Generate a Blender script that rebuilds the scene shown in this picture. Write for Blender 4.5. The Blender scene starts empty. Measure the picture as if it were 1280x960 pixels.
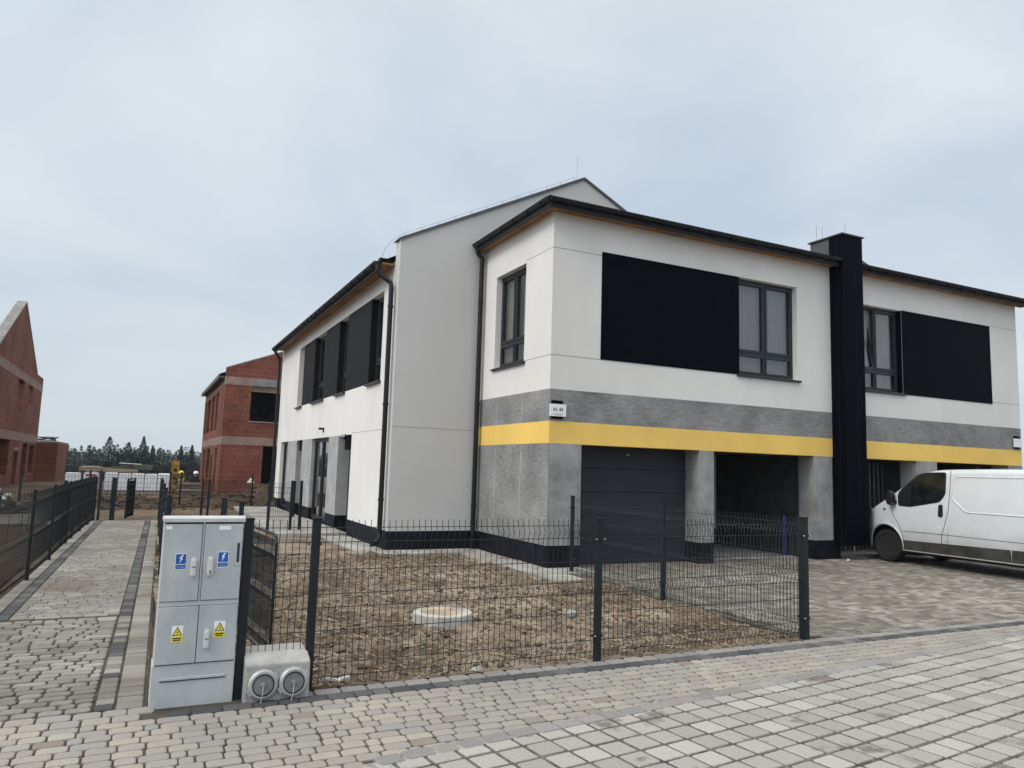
import bpy, bmesh, math, random
from mathutils import Vector, Matrix, noise
R = math.radians
random.seed(7)
S = bpy.context.scene
COL = S.collection

# ------------------------------------------------------------------ camera
cam = bpy.data.cameras.new('camera'); co = bpy.data.objects.new('camera', cam); COL.objects.link(co)
right = Vector((0.89612602, -0.44275884, 0.03037685)); up = Vector((-0.07748665, -0.08869925, 0.99303991)); fw = Vector((0.4369828, 0.89224271, 0.11379361))
m = Matrix((right, up, -fw)).transposed().to_4x4(); m.translation = Vector((0, 0, 1.68))
co.matrix_world = m
cam.sensor_width = 36; cam.lens = 926.36 / 1280 * 36; cam.clip_end = 2000; cam.clip_start = 0.05
S.camera = co
S.render.resolution_x, S.render.resolution_y = 1024, 768

# ------------------------------------------------------------------ sky and sun
SUN_DIR = Vector((-0.78, -0.16, 0.70)).normalized()      # towards the sun, left of and a little behind the camera
W = bpy.data.worlds.new('World'); S.world = W; W.use_nodes = True
nt = W.node_tree; nt.nodes.clear()
def N(t, typ, **kw):
    n = t.nodes.new(typ)
    for k, v in kw.items(): setattr(n, k, v)
    return n
out = N(nt, 'ShaderNodeOutputWorld'); bg = N(nt, 'ShaderNodeBackground'); bg.inputs[1].default_value = 0.1
sky = N(nt, 'ShaderNodeTexSky', sky_type='NISHITA', sun_disc=False)
sky.sun_elevation = math.asin(SUN_DIR.z); sky.sun_rotation = math.atan2(SUN_DIR.x, SUN_DIR.y)
tc = N(nt, 'ShaderNodeTexCoord'); sep = N(nt, 'ShaderNodeSeparateXYZ'); nt.links.new(tc.outputs['Generated'], sep.inputs[0])
def M(t, op, a, b=None, clamp=False):
    n = N(t, 'ShaderNodeMath', operation=op); n.use_clamp = clamp
    for i, v in enumerate((a, b)):
        if v is None: continue
        if isinstance(v, (int, float)): n.inputs[i].default_value = v
        else: t.links.new(v, n.inputs[i])
    return n.outputs[0]
zc = M(nt, 'MAXIMUM', sep.outputs[2], 0.0)
den = M(nt, 'ADD', zc, 0.22)
cmb = N(nt, 'ShaderNodeCombineXYZ'); nt.links.new(M(nt, 'DIVIDE', sep.outputs[0], den), cmb.inputs[0]); nt.links.new(M(nt, 'DIVIDE', sep.outputs[1], den), cmb.inputs[1])
n1 = N(nt, 'ShaderNodeTexNoise'); n1.inputs['Scale'].default_value = 1.0; n1.inputs['Detail'].default_value = 6; n1.inputs['Roughness'].default_value = .5; n1.inputs['Distortion'].default_value = .35
nt.links.new(cmb.outputs[0], n1.inputs['Vector'])
rp = N(nt, 'ShaderNodeValToRGB'); nt.links.new(n1.outputs[0], rp.inputs[0])
e = rp.color_ramp.elements
e[0].position = .36; e[0].color = (5.15, 6.05, 7.15, 1)
e[1].position = .62; e[1].color = (7.15, 7.75, 8.2, 1)
# pale even haze towards the horizon
hz = N(nt, 'ShaderNodeMix', data_type='RGBA'); hzf = N(nt, 'ShaderNodeMapRange'); nt.links.new(zc, hzf.inputs[0])
for i, v in ((1, 0.0), (2, 0.30), (3, 0.95), (4, 0.0)): hzf.inputs[i].default_value = v
nt.links.new(hzf.outputs[0], hz.inputs[0]); nt.links.new(rp.outputs[0], hz.inputs[6]); hz.inputs[7].default_value = (5.95, 6.6, 7.05, 1)
# overcast: brighter overhead
zb = N(nt, 'ShaderNodeMapRange'); nt.links.new(zc, zb.inputs[0])
for i, v in ((1, 0.55), (2, 1.0), (3, 1.0), (4, 2.25)): zb.inputs[i].default_value = v
# and brighter where the sun stands behind the cloud
dt = N(nt, 'ShaderNodeVectorMath', operation='DOT_PRODUCT'); nt.links.new(tc.outputs['Generated'], dt.inputs[0]); dt.inputs[1].default_value = SUN_DIR
sb = N(nt, 'ShaderNodeMapRange'); nt.links.new(dt.outputs['Value'], sb.inputs[0])
for i, v in ((1, 0.25), (2, 1.0), (3, 1.0), (4, 2.0)): sb.inputs[i].default_value = v
nf = N(nt, 'ShaderNodeMapRange'); nt.links.new(zc, nf.inputs[0])
for i, v in ((1, 0.52), (2, 0.75), (3, 0.0), (4, 1.0)): nf.inputs[i].default_value = v
nm_ = N(nt, 'ShaderNodeMix', data_type='RGBA'); nt.links.new(nf.outputs[0], nm_.inputs[0]); nt.links.new(hz.outputs[2], nm_.inputs[6]); nm_.inputs[7].default_value = (7.1, 6.95, 6.6, 1)
br = N(nt, 'ShaderNodeVectorMath', operation='SCALE'); nt.links.new(nm_.outputs[2], br.inputs[0]); nt.links.new(M(nt, 'MULTIPLY', zb.outputs[0], sb.outputs[0]), br.inputs['Scale'])
mx = N(nt, 'ShaderNodeMix', data_type='RGBA'); mx.inputs[0].default_value = 0.93
nt.links.new(sky.outputs[0], mx.inputs[6]); nt.links.new(br.outputs[0], mx.inputs[7])
nt.links.new(mx.outputs[2], bg.inputs[0]); nt.links.new(bg.outputs[0], out.inputs[0])

sl = bpy.data.lights.new('sun', 'SUN'); sl.energy = 1.3; sl.angle = R(22); sl.color = (1, .93, .84)
so = bpy.data.objects.new('sun', sl); COL.objects.link(so); so.rotation_euler = SUN_DIR.to_track_quat('Z', 'Y').to_euler(); so.location = (-20, -10, 30)
vs = S.view_settings; vs.view_transform = 'Standard'; vs.look = 'None'; vs.gamma = 1; vs.use_curve_mapping = False; vs.exposure = 0.12
S.display_settings.display_device = 'sRGB'

# ------------------------------------------------------------------ materials
def mat(name, col, rough=.6, spec=.3, metal=0, var=.12, vscale=3.0, bump=0.0, bscale=40.0, stretch=(1, 1, 1), col2=None, coat=0, fine=0.0, fscale=60):
    """base colour broken up by large soft noise (wear, dirt) and fine grain, with bump"""
    m = bpy.data.materials.new(name); m.use_nodes = True; t = m.node_tree
    b = t.nodes['Principled BSDF']; b.inputs['Roughness'].default_value = rough; b.inputs['Specular IOR Level'].default_value = spec; b.inputs['Metallic'].default_value = metal
    b.inputs['Coat Weight'].default_value = coat
    tc = N(t, 'ShaderNodeTexCoord'); mp = N(t, 'ShaderNodeMapping'); mp.inputs['Scale'].default_value = stretch; t.links.new(tc.outputs['Object'], mp.inputs[0])
    nz = N(t, 'ShaderNodeTexNoise'); nz.inputs['Scale'].default_value = vscale; nz.inputs['Detail'].default_value = 6; nz.inputs['Roughness'].default_value = .6; t.links.new(mp.outputs[0], nz.inputs['Vector'])
    c2 = col2 or tuple(c * (1 - var * 1.6) for c in col); c1 = col if col2 else tuple(min(1, c * (1 + var * .6)) for c in col)
    r = N(t, 'ShaderNodeValToRGB'); r.color_ramp.elements[0].position = .34; r.color_ramp.elements[1].position = .64
    r.color_ramp.elements[0].color = (*c2, 1); r.color_ramp.elements[1].color = (*c1, 1); t.links.new(nz.outputs[0], r.inputs[0])
    cs = r.outputs[0]
    if fine:
        f = N(t, 'ShaderNodeTexNoise'); f.inputs['Scale'].default_value = fscale; f.inputs['Detail'].default_value = 4; t.links.new(mp.outputs[0], f.inputs['Vector'])
        mr = N(t, 'ShaderNodeMapRange'); t.links.new(f.outputs[0], mr.inputs[0])
        for i, v in ((1, .3), (2, .7), (3, 1 - fine), (4, 1 + fine)): mr.inputs[i].default_value = v
        sc = N(t, 'ShaderNodeVectorMath', operation='SCALE'); t.links.new(cs, sc.inputs[0]); t.links.new(mr.outputs[0], sc.inputs['Scale']); cs = sc.outputs[0]
    t.links.new(cs, b.inputs['Base Color'])
    if bump:
        bn = N(t, 'ShaderNodeTexNoise'); bn.inputs['Scale'].default_value = bscale; bn.inputs['Detail'].default_value = 5; t.links.new(mp.outputs[0], bn.inputs['Vector'])
        bp = N(t, 'ShaderNodeBump'); bp.inputs['Strength'].default_value = bump; bp.inputs['Distance'].default_value = .02; t.links.new(bn.outputs[0], bp.inputs['Height']); t.links.new(bp.outputs[0], b.inputs['Normal'])
    return m
def glassmat(name, tint, alpha=.35, rough=.02):
    m = bpy.data.materials.new(name); m.use_nodes = True; t = m.node_tree; t.nodes.clear()
    o = N(t, 'ShaderNodeOutputMaterial'); g = N(t, 'ShaderNodeBsdfGlossy'); g.inputs['Roughness'].default_value = rough
    tr = N(t, 'ShaderNodeBsdfTransparent'); tr.inputs[0].default_value = (*tint, 1); mxs = N(t, 'ShaderNodeMixShader')
    lw = N(t, 'ShaderNodeLayerWeight'); lw.inputs[0].default_value = .5; fr = N(t, 'ShaderNodeMath', operation='POWER'); fr.inputs[1].default_value = 4.0; t.links.new(lw.outputs['Facing'], fr.inputs[0])
    nz = N(t, 'ShaderNodeTexNoise'); nz.inputs['Scale'].default_value = 1.2; tc = N(t, 'ShaderNodeTexCoord'); t.links.new(tc.outputs['Object'], nz.inputs['Vector'])
    bp = N(t, 'ShaderNodeBump'); bp.inputs['Strength'].default_value = .05; t.links.new(nz.outputs[0], bp.inputs['Height']); t.links.new(bp.outputs[0], g.inputs['Normal'])
    f = M(t, 'ADD', fr.outputs[0], alpha * .16, True)
    t.links.new(f, mxs.inputs[0]); t.links.new(tr.outputs[0], mxs.inputs[1]); t.links.new(g.outputs[0], mxs.inputs[2]); t.links.new(mxs.outputs[0], o.inputs[0])
    return m
def pavermat(name, stops, dirt=(.17, .14, .11), dirtamt=.5, dscale=.9, rough=.85, grain=.18, dlo=.5, dhi=.75):
    m = bpy.data.materials.new(name); m.use_nodes = True; t = m.node_tree; b = t.nodes['Principled BSDF']; b.inputs['Roughness'].default_value = rough; b.inputs['Specular IOR Level'].default_value = .25
    g = N(t, 'ShaderNodeNewGeometry'); r = N(t, 'ShaderNodeValToRGB'); r.color_ramp.interpolation = 'CONSTANT'
    el = r.color_ramp.elements
    while len(el) < len(stops): el.new(.5)
    for x, (p, c) in zip(el, stops): x.position = p; x.color = (*c, 1)
    t.links.new(g.outputs['Random Per Island'], r.inputs[0])
    tc = N(t, 'ShaderNodeTexCoord')
    f = N(t, 'ShaderNodeTexNoise'); f.inputs['Scale'].default_value = 55; f.inputs['Detail'].default_value = 6; f.inputs['Roughness'].default_value = .7; t.links.new(tc.outputs['Object'], f.inputs['Vector'])
    mr = N(t, 'ShaderNodeMapRange'); t.links.new(f.outputs[0], mr.inputs[0])
    for i, v in ((1, .3), (2, .7), (3, 1 - grain), (4, 1 + grain)): mr.inputs[i].default_value = v
    sc = N(t, 'ShaderNodeVectorMath', operation='SCALE'); t.links.new(r.outputs[0], sc.inputs[0]); t.links.new(mr.outputs[0], sc.inputs['Scale'])
    d = N(t, 'ShaderNodeTexNoise'); d.inputs['Scale'].default_value = dscale; d.inputs['Detail'].default_value = 7; d.inputs['Roughness'].default_value = .65; t.links.new(tc.outputs['Object'], d.inputs['Vector'])
    dm = N(t, 'ShaderNodeMapRange'); t.links.new(d.outputs[0], dm.inputs[0])
    for i, v in ((1, dlo), (2, dhi), (3, 0), (4, dirtamt)): dm.inputs[i].default_value = v
    mxx = N(t, 'ShaderNodeMix', data_type='RGBA'); t.links.new(dm.outputs[0], mxx.inputs[0]); t.links.new(sc.outputs[0], mxx.inputs[6]); mxx.inputs[7].default_value = (*dirt, 1)
    t.links.new(mxx.outputs[2], b.inputs['Base Color'])
    bp = N(t, 'ShaderNodeBump'); bp.inputs['Strength'].default_value = .35; bp.inputs['Distance'].default_value = .004; t.links.new(f.outputs[0], bp.inputs['Height']); t.links.new(bp.outputs[0], b.inputs['Normal'])
    return m
def brickmat(name, a, bcol, mortar, bw=.38, rh=.25):
    m = bpy.data.materials.new(name); m.use_nodes = True; t = m.node_tree; b = t.nodes['Principled BSDF']; b.inputs['Roughness'].default_value = .85; b.inputs['Specular IOR Level'].default_value = .2
    tc = N(t, 'ShaderNodeTexCoord'); g = N(t, 'ShaderNodeNewGeometry'); s1 = N(t, 'ShaderNodeSeparateXYZ'); s2 = N(t, 'ShaderNodeSeparateXYZ')
    t.links.new(tc.outputs['Object'], s1.inputs[0]); t.links.new(g.outputs['True Normal'], s2.inputs[0])
    u = M(t, 'ADD', M(t, 'MULTIPLY', s1.outputs[0], M(t, 'ABSOLUTE', s2.outputs[1])), M(t, 'MULTIPLY', s1.outputs[1], M(t, 'ABSOLUTE', s2.outputs[0])))
    c = N(t, 'ShaderNodeCombineXYZ'); t.links.new(u, c.inputs[0]); t.links.new(s1.outputs[2], c.inputs[1])
    br = N(t, 'ShaderNodeTexBrick'); t.links.new(c.outputs[0], br.inputs['Vector']); br.inputs['Scale'].default_value = 1; br.inputs['Brick Width'].default_value = bw; br.inputs['Row Height'].default_value = rh; br.inputs['Mortar Size'].default_value = .011; br.inputs['Bias'].default_value = .0
    br.inputs['Color1'].default_value = (*a, 1); br.inputs['Color2'].default_value = (*bcol, 1); br.inputs['Mortar'].default_value = (*mortar, 1)
    nz = N(t, 'ShaderNodeTexNoise'); nz.inputs['Scale'].default_value = 1.3; nz.inputs['Detail'].default_value = 7; nz.inputs['Roughness'].default_value = .7; t.links.new(tc.outputs['Object'], nz.inputs['Vector'])
    mr = N(t, 'ShaderNodeMapRange'); t.links.new(nz.outputs[0], mr.inputs[0])
    for i, v in ((1, .5), (2, .75), (3, 0), (4, .6)): mr.inputs[i].default_value = v
    mxx = N(t, 'ShaderNodeMix', data_type='RGBA'); t.links.new(mr.outputs[0], mxx.inputs[0]); t.links.new(br.outputs[0], mxx.inputs[6]); mxx.inputs[7].default_value = (.27, .15, .125, 1)
    n2 = N(t, 'ShaderNodeTexNoise'); n2.inputs['Scale'].default_value = .45; n2.inputs['Detail'].default_value = 4; t.links.new(tc.outputs['Object'], n2.inputs['Vector'])
    m2 = N(t, 'ShaderNodeMapRange'); t.links.new(n2.outputs[0], m2.inputs[0])
    for i, v in ((1, .3), (2, .7), (3, .7), (4, 1.15)): m2.inputs[i].default_value = v
    sc = N(t, 'ShaderNodeVectorMath', operation='SCALE'); t.links.new(mxx.outputs[2], sc.inputs[0]); t.links.new(m2.outputs[0], sc.inputs['Scale'])
    t.links.new(sc.outputs[0], b.inputs['Base Color'])
    return m
def boardmat(name, dark, mid, light, sx):
    """pitted, streaky architectural concrete; sx stretches the streaks along the wall"""
    m = bpy.data.materials.new(name); m.use_nodes = True; t = m.node_tree; b = t.nodes['Principled BSDF']; b.inputs['Roughness'].default_value = .75; b.inputs['Specular IOR Level'].default_value = .25
    tc = N(t, 'ShaderNodeTexCoord'); mp = N(t, 'ShaderNodeMapping'); mp.inputs['Scale'].default_value = (.2, .2, 1.1); t.links.new(tc.outputs['Object'], mp.inputs[0])
    a = N(t, 'ShaderNodeTexNoise'); a.inputs['Scale'].default_value = 34 * sx; a.inputs['Detail'].default_value = 5; a.inputs['Roughness'].default_value = .75; t.links.new(mp.outputs[0], a.inputs['Vector'])
    l = N(t, 'ShaderNodeTexNoise'); l.inputs['Scale'].default_value = 1.6; l.inputs['Detail'].default_value = 5; t.links.new(tc.outputs['Object'], l.inputs['Vector'])
    mixv = M(t, 'ADD', M(t, 'MULTIPLY', a.outputs[0], .6), M(t, 'MULTIPLY', l.outputs[0], .4))
    r = N(t, 'ShaderNodeValToRGB'); r.color_ramp.elements.new(.5); e = r.color_ramp.elements
    for x, p, c in zip(e, (.36, .5, .62), (dark, mid, light)): x.position = p; x.color = (*c, 1)
    t.links.new(mixv, r.inputs[0]); t.links.new(r.outputs[0], b.inputs['Base Color'])
    bp = N(t, 'ShaderNodeBump'); bp.inputs['Strength'].default_value = .3; bp.inputs['Distance'].default_value = .01; t.links.new(a.outputs[0], bp.inputs['Height']); t.links.new(bp.outputs[0], b.inputs['Normal'])
    return m
def dirtmat(name, stops, s1=1.1, s2=24.0, bump=.8):
    m = bpy.data.materials.new(name); m.use_nodes = True; t = m.node_tree; b = t.nodes['Principled BSDF']; b.inputs['Roughness'].default_value = .95; b.inputs['Specular IOR Level'].default_value = .1
    tc = N(t, 'ShaderNodeTexCoord')
    a = N(t, 'ShaderNodeTexNoise'); a.inputs['Scale'].default_value = s1; a.inputs['Detail'].default_value = 8; a.inputs['Roughness'].default_value = .68; t.links.new(tc.outputs['Object'], a.inputs['Vector'])
    f = N(t, 'ShaderNodeTexNoise'); f.inputs['Scale'].default_value = s2; f.inputs['Detail'].default_value = 6; f.inputs['Roughness'].default_value = .75; t.links.new(tc.outputs['Object'], f.inputs['Vector'])
    l = N(t, 'ShaderNodeTexNoise'); l.inputs['Scale'].default_value = s1 * .28; l.inputs['Detail'].default_value = 3; t.links.new(tc.outputs['Object'], l.inputs['Vector'])
    v = M(t, 'ADD', M(t, 'ADD', M(t, 'MULTIPLY', a.outputs[0], .40), M(t, 'MULTIPLY', f.outputs[0], .38)), M(t, 'MULTIPLY', l.outputs[0], .22))
    r = N(t, 'ShaderNodeValToRGB'); e = r.color_ramp.elements
    while len(e) < len(stops): e.new(.5)
    for x, (p, c) in zip(e, stops): x.position = p; x.color = (*c, 1)
    t.links.new(v, r.inputs[0]); t.links.new(r.outputs[0], b.inputs['Base Color'])
    bp = N(t, 'ShaderNodeBump'); bp.inputs['Strength'].default_value = bump; bp.inputs['Distance'].default_value = .03; t.links.new(f.outputs[0], bp.inputs['Height']); t.links.new(bp.outputs[0], b.inputs['Normal'])
    return m
WHITE = mat('white_plaster', (.70, .69, .67), .85, .15, var=.045, vscale=.8, stretch=(1, 1, .55), bump=.12, bscale=170, fine=.03, fscale=150)
GREYPL = mat('pale_grey_plaster', (.53, .53, .525), .85, .15, var=.03, vscale=.6, bump=.12, bscale=170, fine=.03, fscale=150)
BOARD = boardmat('concrete_board', (.135, .135, .138), (.225, .225, .226), (.31, .308, .303), 1.0)
PILLAR = mat('smooth_concrete_plaster', (.30, .30, .30), .8, .2, var=.22, vscale=2.2, bump=.1, bscale=60, fine=.05)
LPILLAR = mat('pale_concrete_plaster', (.36, .36, .36), .8, .2, var=.12, vscale=2.2, bump=.1, bscale=60)
YELLOW = mat('yellow_plaster', (.84, .565, .15), .8, .2, var=.06, vscale=1.0, bump=.1, bscale=150, fine=.03, fscale=150)
BLACKP = mat('black_panel', (.0018, .0026, .0060), .6, .04, var=.15, vscale=5, bump=.05, bscale=90)
LATTICE = mat('charcoal_board', (.0075, .0075, .0085), .7, .2, var=.2, vscale=4, bump=.08, bscale=60)
PLINTH = mat('dark_plinth', (.008, .0095, .015), .6, .15, var=.35, vscale=5, bump=.15, bscale=90, fine=.15)
GUTTER = mat('black_gutter', (.006, .007, .009), .42, .3, var=.1)
FRAME = mat('anthracite_frame', (.020, .023, .030), .45, .4, var=.06)
SEAM = mat('joint_grey', (.30, .30, .30), .9, .1, var=.05)
WOOD = mat('soffit_wood', (.30, .15, .06), .7, .25, var=.2, vscale=4, stretch=(.4, .4, 3))
ROOF = mat('roof_sheet', (.009, .010, .012), .55, .25, var=.1)
FLASH = mat('grey_flashing', (.085, .09, .095), .5, .4, var=.1, metal=.2)
STEEL = mat('galvanised_steel', (.45, .46, .47), .4, .5, var=.1, metal=.6)
GLASS = glassmat('window_glass', (.86, .87, .88), .5)
CURT = mat('grey_blind', (.30, .30, .295), .9, .1, var=.06, vscale=2, stretch=(6, 6, .2))
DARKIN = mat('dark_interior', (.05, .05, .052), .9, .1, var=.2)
GDOOR = mat('garage_door_grey', (.027, .031, .040), .6, .2, var=.08, vscale=2, bump=.05, bscale=120)
CONC = mat('raw_concrete', (.40, .40, .385), .9, .15, var=.2, vscale=3, bump=.25, bscale=50, fine=.1)
APRON = mat('concrete_slab', (.33, .325, .305), .9, .15, var=.22, vscale=2.2, bump=.25, bscale=40, fine=.1)
FENCE = mat('fence_coating', (.007, .011, .014), .45, .4, var=.15)
POSTM = mat('post_coating', (.008, .013, .017), .5, .35, var=.15)
BRICK = brickmat('hollow_brick', (.225, .070, .044), (.15, .050, .036), (.20, .115, .09))
BEAM = mat('ring_beam_concrete', (.30, .21, .185), .9, .15, var=.2, vscale=1.5, fine=.1)
GBEAM = mat('grey_concrete', (.24, .235, .23), .9, .15, var=.2, vscale=1.5)
CABM = mat('cabinet_grey', (.44, .465, .48), .5, .3, var=.08, vscale=4, fine=.03, bump=.03)
CABD = mat('cabinet_grey_door', (.405, .435, .455), .5, .3, var=.10, vscale=4, stretch=(1, 1, .5), fine=.03, bump=.03)
GAP = mat('shadow_gap_rubber', (.02, .02, .022), .8, .1)
HANDLE = mat('handle_grey', (.55, .56, .57), .4, .4, var=.05)
SBLUE = mat('sticker_blue', (.012, .095, .37), .4, .4, var=.05)
SWHITE = mat('sticker_white', (.78, .79, .78), .4, .4, var=.05)
SYEL = mat('sticker_yellow', (.72, .62, .05), .4, .4, var=.06)
SBLACK = mat('sticker_black', (.02, .02, .02), .4, .4)
NAVY = mat('navy_card', (.012, .022, .06), .4, .4)
ALU = mat('cast_aluminium', (.42, .43, .44), .5, .5, var=.15, vscale=9, metal=.35)
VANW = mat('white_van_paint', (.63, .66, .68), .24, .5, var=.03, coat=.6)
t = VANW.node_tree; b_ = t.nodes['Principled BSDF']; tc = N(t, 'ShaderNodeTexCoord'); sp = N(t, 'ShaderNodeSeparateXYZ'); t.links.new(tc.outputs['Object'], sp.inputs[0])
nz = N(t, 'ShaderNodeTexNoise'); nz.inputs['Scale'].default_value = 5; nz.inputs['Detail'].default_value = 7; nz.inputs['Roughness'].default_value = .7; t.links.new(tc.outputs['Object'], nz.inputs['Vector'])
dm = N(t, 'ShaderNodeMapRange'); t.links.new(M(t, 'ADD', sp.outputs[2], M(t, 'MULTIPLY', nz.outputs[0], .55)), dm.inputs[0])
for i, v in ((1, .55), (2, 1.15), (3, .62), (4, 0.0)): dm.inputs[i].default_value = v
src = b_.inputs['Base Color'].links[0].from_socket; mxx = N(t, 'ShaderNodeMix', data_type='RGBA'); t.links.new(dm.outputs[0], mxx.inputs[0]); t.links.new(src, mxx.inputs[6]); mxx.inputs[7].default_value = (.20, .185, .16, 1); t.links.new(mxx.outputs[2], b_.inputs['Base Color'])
VANLOW = mat('dirty_grey_cladding', (.055, .053, .050), .75, .2, var=.3, vscale=3)
VANBLK = mat('black_trim', (.012, .012, .013), .5, .35)
TYRE = mat('tyre_rubber', (.022, .021, .020), .85, .2, var=.3, vscale=8)
RIM = mat('dark_rim', (.03, .03, .032), .35, .5)
VGLASS = glassmat('van_glass', (.10, .115, .12), .35)
LAMP = mat('lamp_lens', (.35, .36, .36), .15, .6)
DIRT = dirtmat('dry_dirt', [(.40, (.045, .033, .024)), (.465, (.115, .088, .065)), (.52, (.225, .184, .143)), (.585, (.37, .32, .26))], 1.3, 34)
DDIRT = dirtmat('dark_dirt', [(.35, (.020, .015, .012)), (.48, (.055, .040, .030)), (.6, (.11, .082, .058))], .35, 6)
CLOD = pavermat('clod_dirt', [(0, (.065, .048, .035)), (.3, (.105, .080, .060)), (.55, (.15, .119, .090)), (.8, (.21, .172, .134)), (.96, (.31, .27, .225))], dirt=(.15, .118, .088), dirtamt=.8, dscale=2.6, grain=.5, dlo=.42, dhi=.62)
GROUND = dirtmat('site_ground', [(.33, (.035, .027, .020)), (.46, (.085, .064, .046)), (.56, (.16, .125, .09)), (.68, (.22, .18, .13))], .12, 2.4)
GREYSTRIP = dirtmat('grey_gravel', [(.35, (.10, .095, .085)), (.6, (.22, .21, .195))], .8, 12)
FILM = mat('white_wrapping_film', (.70, .71, .76), .35, .4, var=.08, vscale=3, bump=.2, bscale=9)
PLANK = mat('weathered_planks', (.30, .25, .19), .85, .15, var=.3, vscale=2, stretch=(.3, 3, 3), fine=.1)
DPLANK = mat('grey_planks', (.13, .12, .105), .85, .15, var=.3, vscale=2)
YPAINT = mat('yellow_formwork_paint', (.36, .20, .03), .6, .3, var=.2)
BARK = mat('bark', (.05, .038, .028), .9, .1, var=.2)
NEEDLE = mat('hazed_needles', (.036, .055, .052), .8, .1, var=.35, vscale=.5)  # lightened blue-green: part of the distance haze is put into the colour
NEEDLE2 = mat('hazed_needles_far', (.050, .072, .072), .8, .1, var=.4, vscale=.12)  # haze painted into the wood's needles too, paler and bluer
LITTER = mat('white_paper', (.66, .63, .58), .9, .1, var=.1)
STONE = mat('grey_stone', (.30, .31, .32), .85, .2, var=.25, vscale=9)
STRAW = mat('dry_stick', (.22, .16, .10), .9, .1, var=.2)
BLUE = mat('blue_plastic', (.008, .03, .15), .45, .4, var=.15)
SKIN = mat('skin', (.42, .26, .19), .6, .3)
HIVIS = mat('yellow_vest', (.22, .24, .04), .7, .2); DARKCL = mat('dark_work_clothes', (.025, .028, .035), .85, .1); HELY = mat('yellow_helmet', (.68, .62, .10), .35, .4); HELW = mat('white_helmet', (.75, .75, .72), .35, .4)
SACKG = mat('greenish_sacking', (.20, .215, .17), .8, .2, var=.45, vscale=3, fine=.15, fscale=14)
PIPEM = mat('white_pipe', (.62, .61, .58), .4, .4)
SIDEW = pavermat('sidewalk_pavers', [(0, (0.259, 0.244, 0.218)), (.25, (0.308, 0.288, 0.253)), (.5, (0.281, 0.267, 0.244)), (.7, (0.248, 0.241, 0.229)), (.85, (0.336, 0.308, 0.264)), (.965, (0.198, 0.165, 0.138))], dirt=(.225, .218, .205), dirtamt=.8, dscale=.55, dlo=.38, dhi=.60)
DARKROW = pavermat('charcoal_pavers', [(0, (0.053, 0.056, 0.062)), (.4, (0.077, 0.081, 0.087)), (.7, (0.105, 0.108, 0.112)), (.9, (0.149, 0.149, 0.146))], dirt=(.20, .175, .15), dirtamt=.4)
EDGEROW = pavermat('grey_edge_pavers', [(0, (0.196, 0.196, 0.193)), (.4, (0.231, 0.227, 0.220)), (.75, (0.259, 0.252, 0.241))], dirtamt=.4)
PATHP = pavermat('path_pavers', [(0, (0.167, 0.162, 0.149)), (.25, (0.200, 0.192, 0.179)), (.55, (0.232, 0.224, 0.207)), (.85, (0.270, 0.259, 0.240))], dirt=(.105, .092, .072), dirtamt=.8, dscale=.6, dlo=.45, dhi=.7)
DRIVEP = pavermat('driveway_pavers', [(0, (0.140, 0.134, 0.121)), (.22, (0.196, 0.188, 0.170)), (.5, (0.246, 0.235, 0.213)), (.75, (0.308, 0.293, 0.263)), (.93, (0.168, 0.140, 0.112))], dirt=(.095, .085, .070), dirtamt=.75, dscale=.5, dlo=.4, dhi=.7)
ROADP = pavermat('square_pavers', [(0, (0.260, 0.258, 0.243)), (.3, (0.286, 0.284, 0.267)), (.6, (0.312, 0.310, 0.291)), (.85, (0.343, 0.339, 0.318))], dirt=(.12, .108, .095), dirtamt=.85, dscale=2.2, dlo=.57, dhi=.66)
JOINT = mat('sandy_joint', (.082, .072, .060), .95, .1, var=.3, vscale=3, fine=.3, fscale=120, bump=.4, bscale=120)
GRIT = mat('grit_joint', (.135, .128, .118), .95, .1, var=.35, vscale=6, fine=.7, fscale=130, bump=.6, bscale=130)

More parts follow.
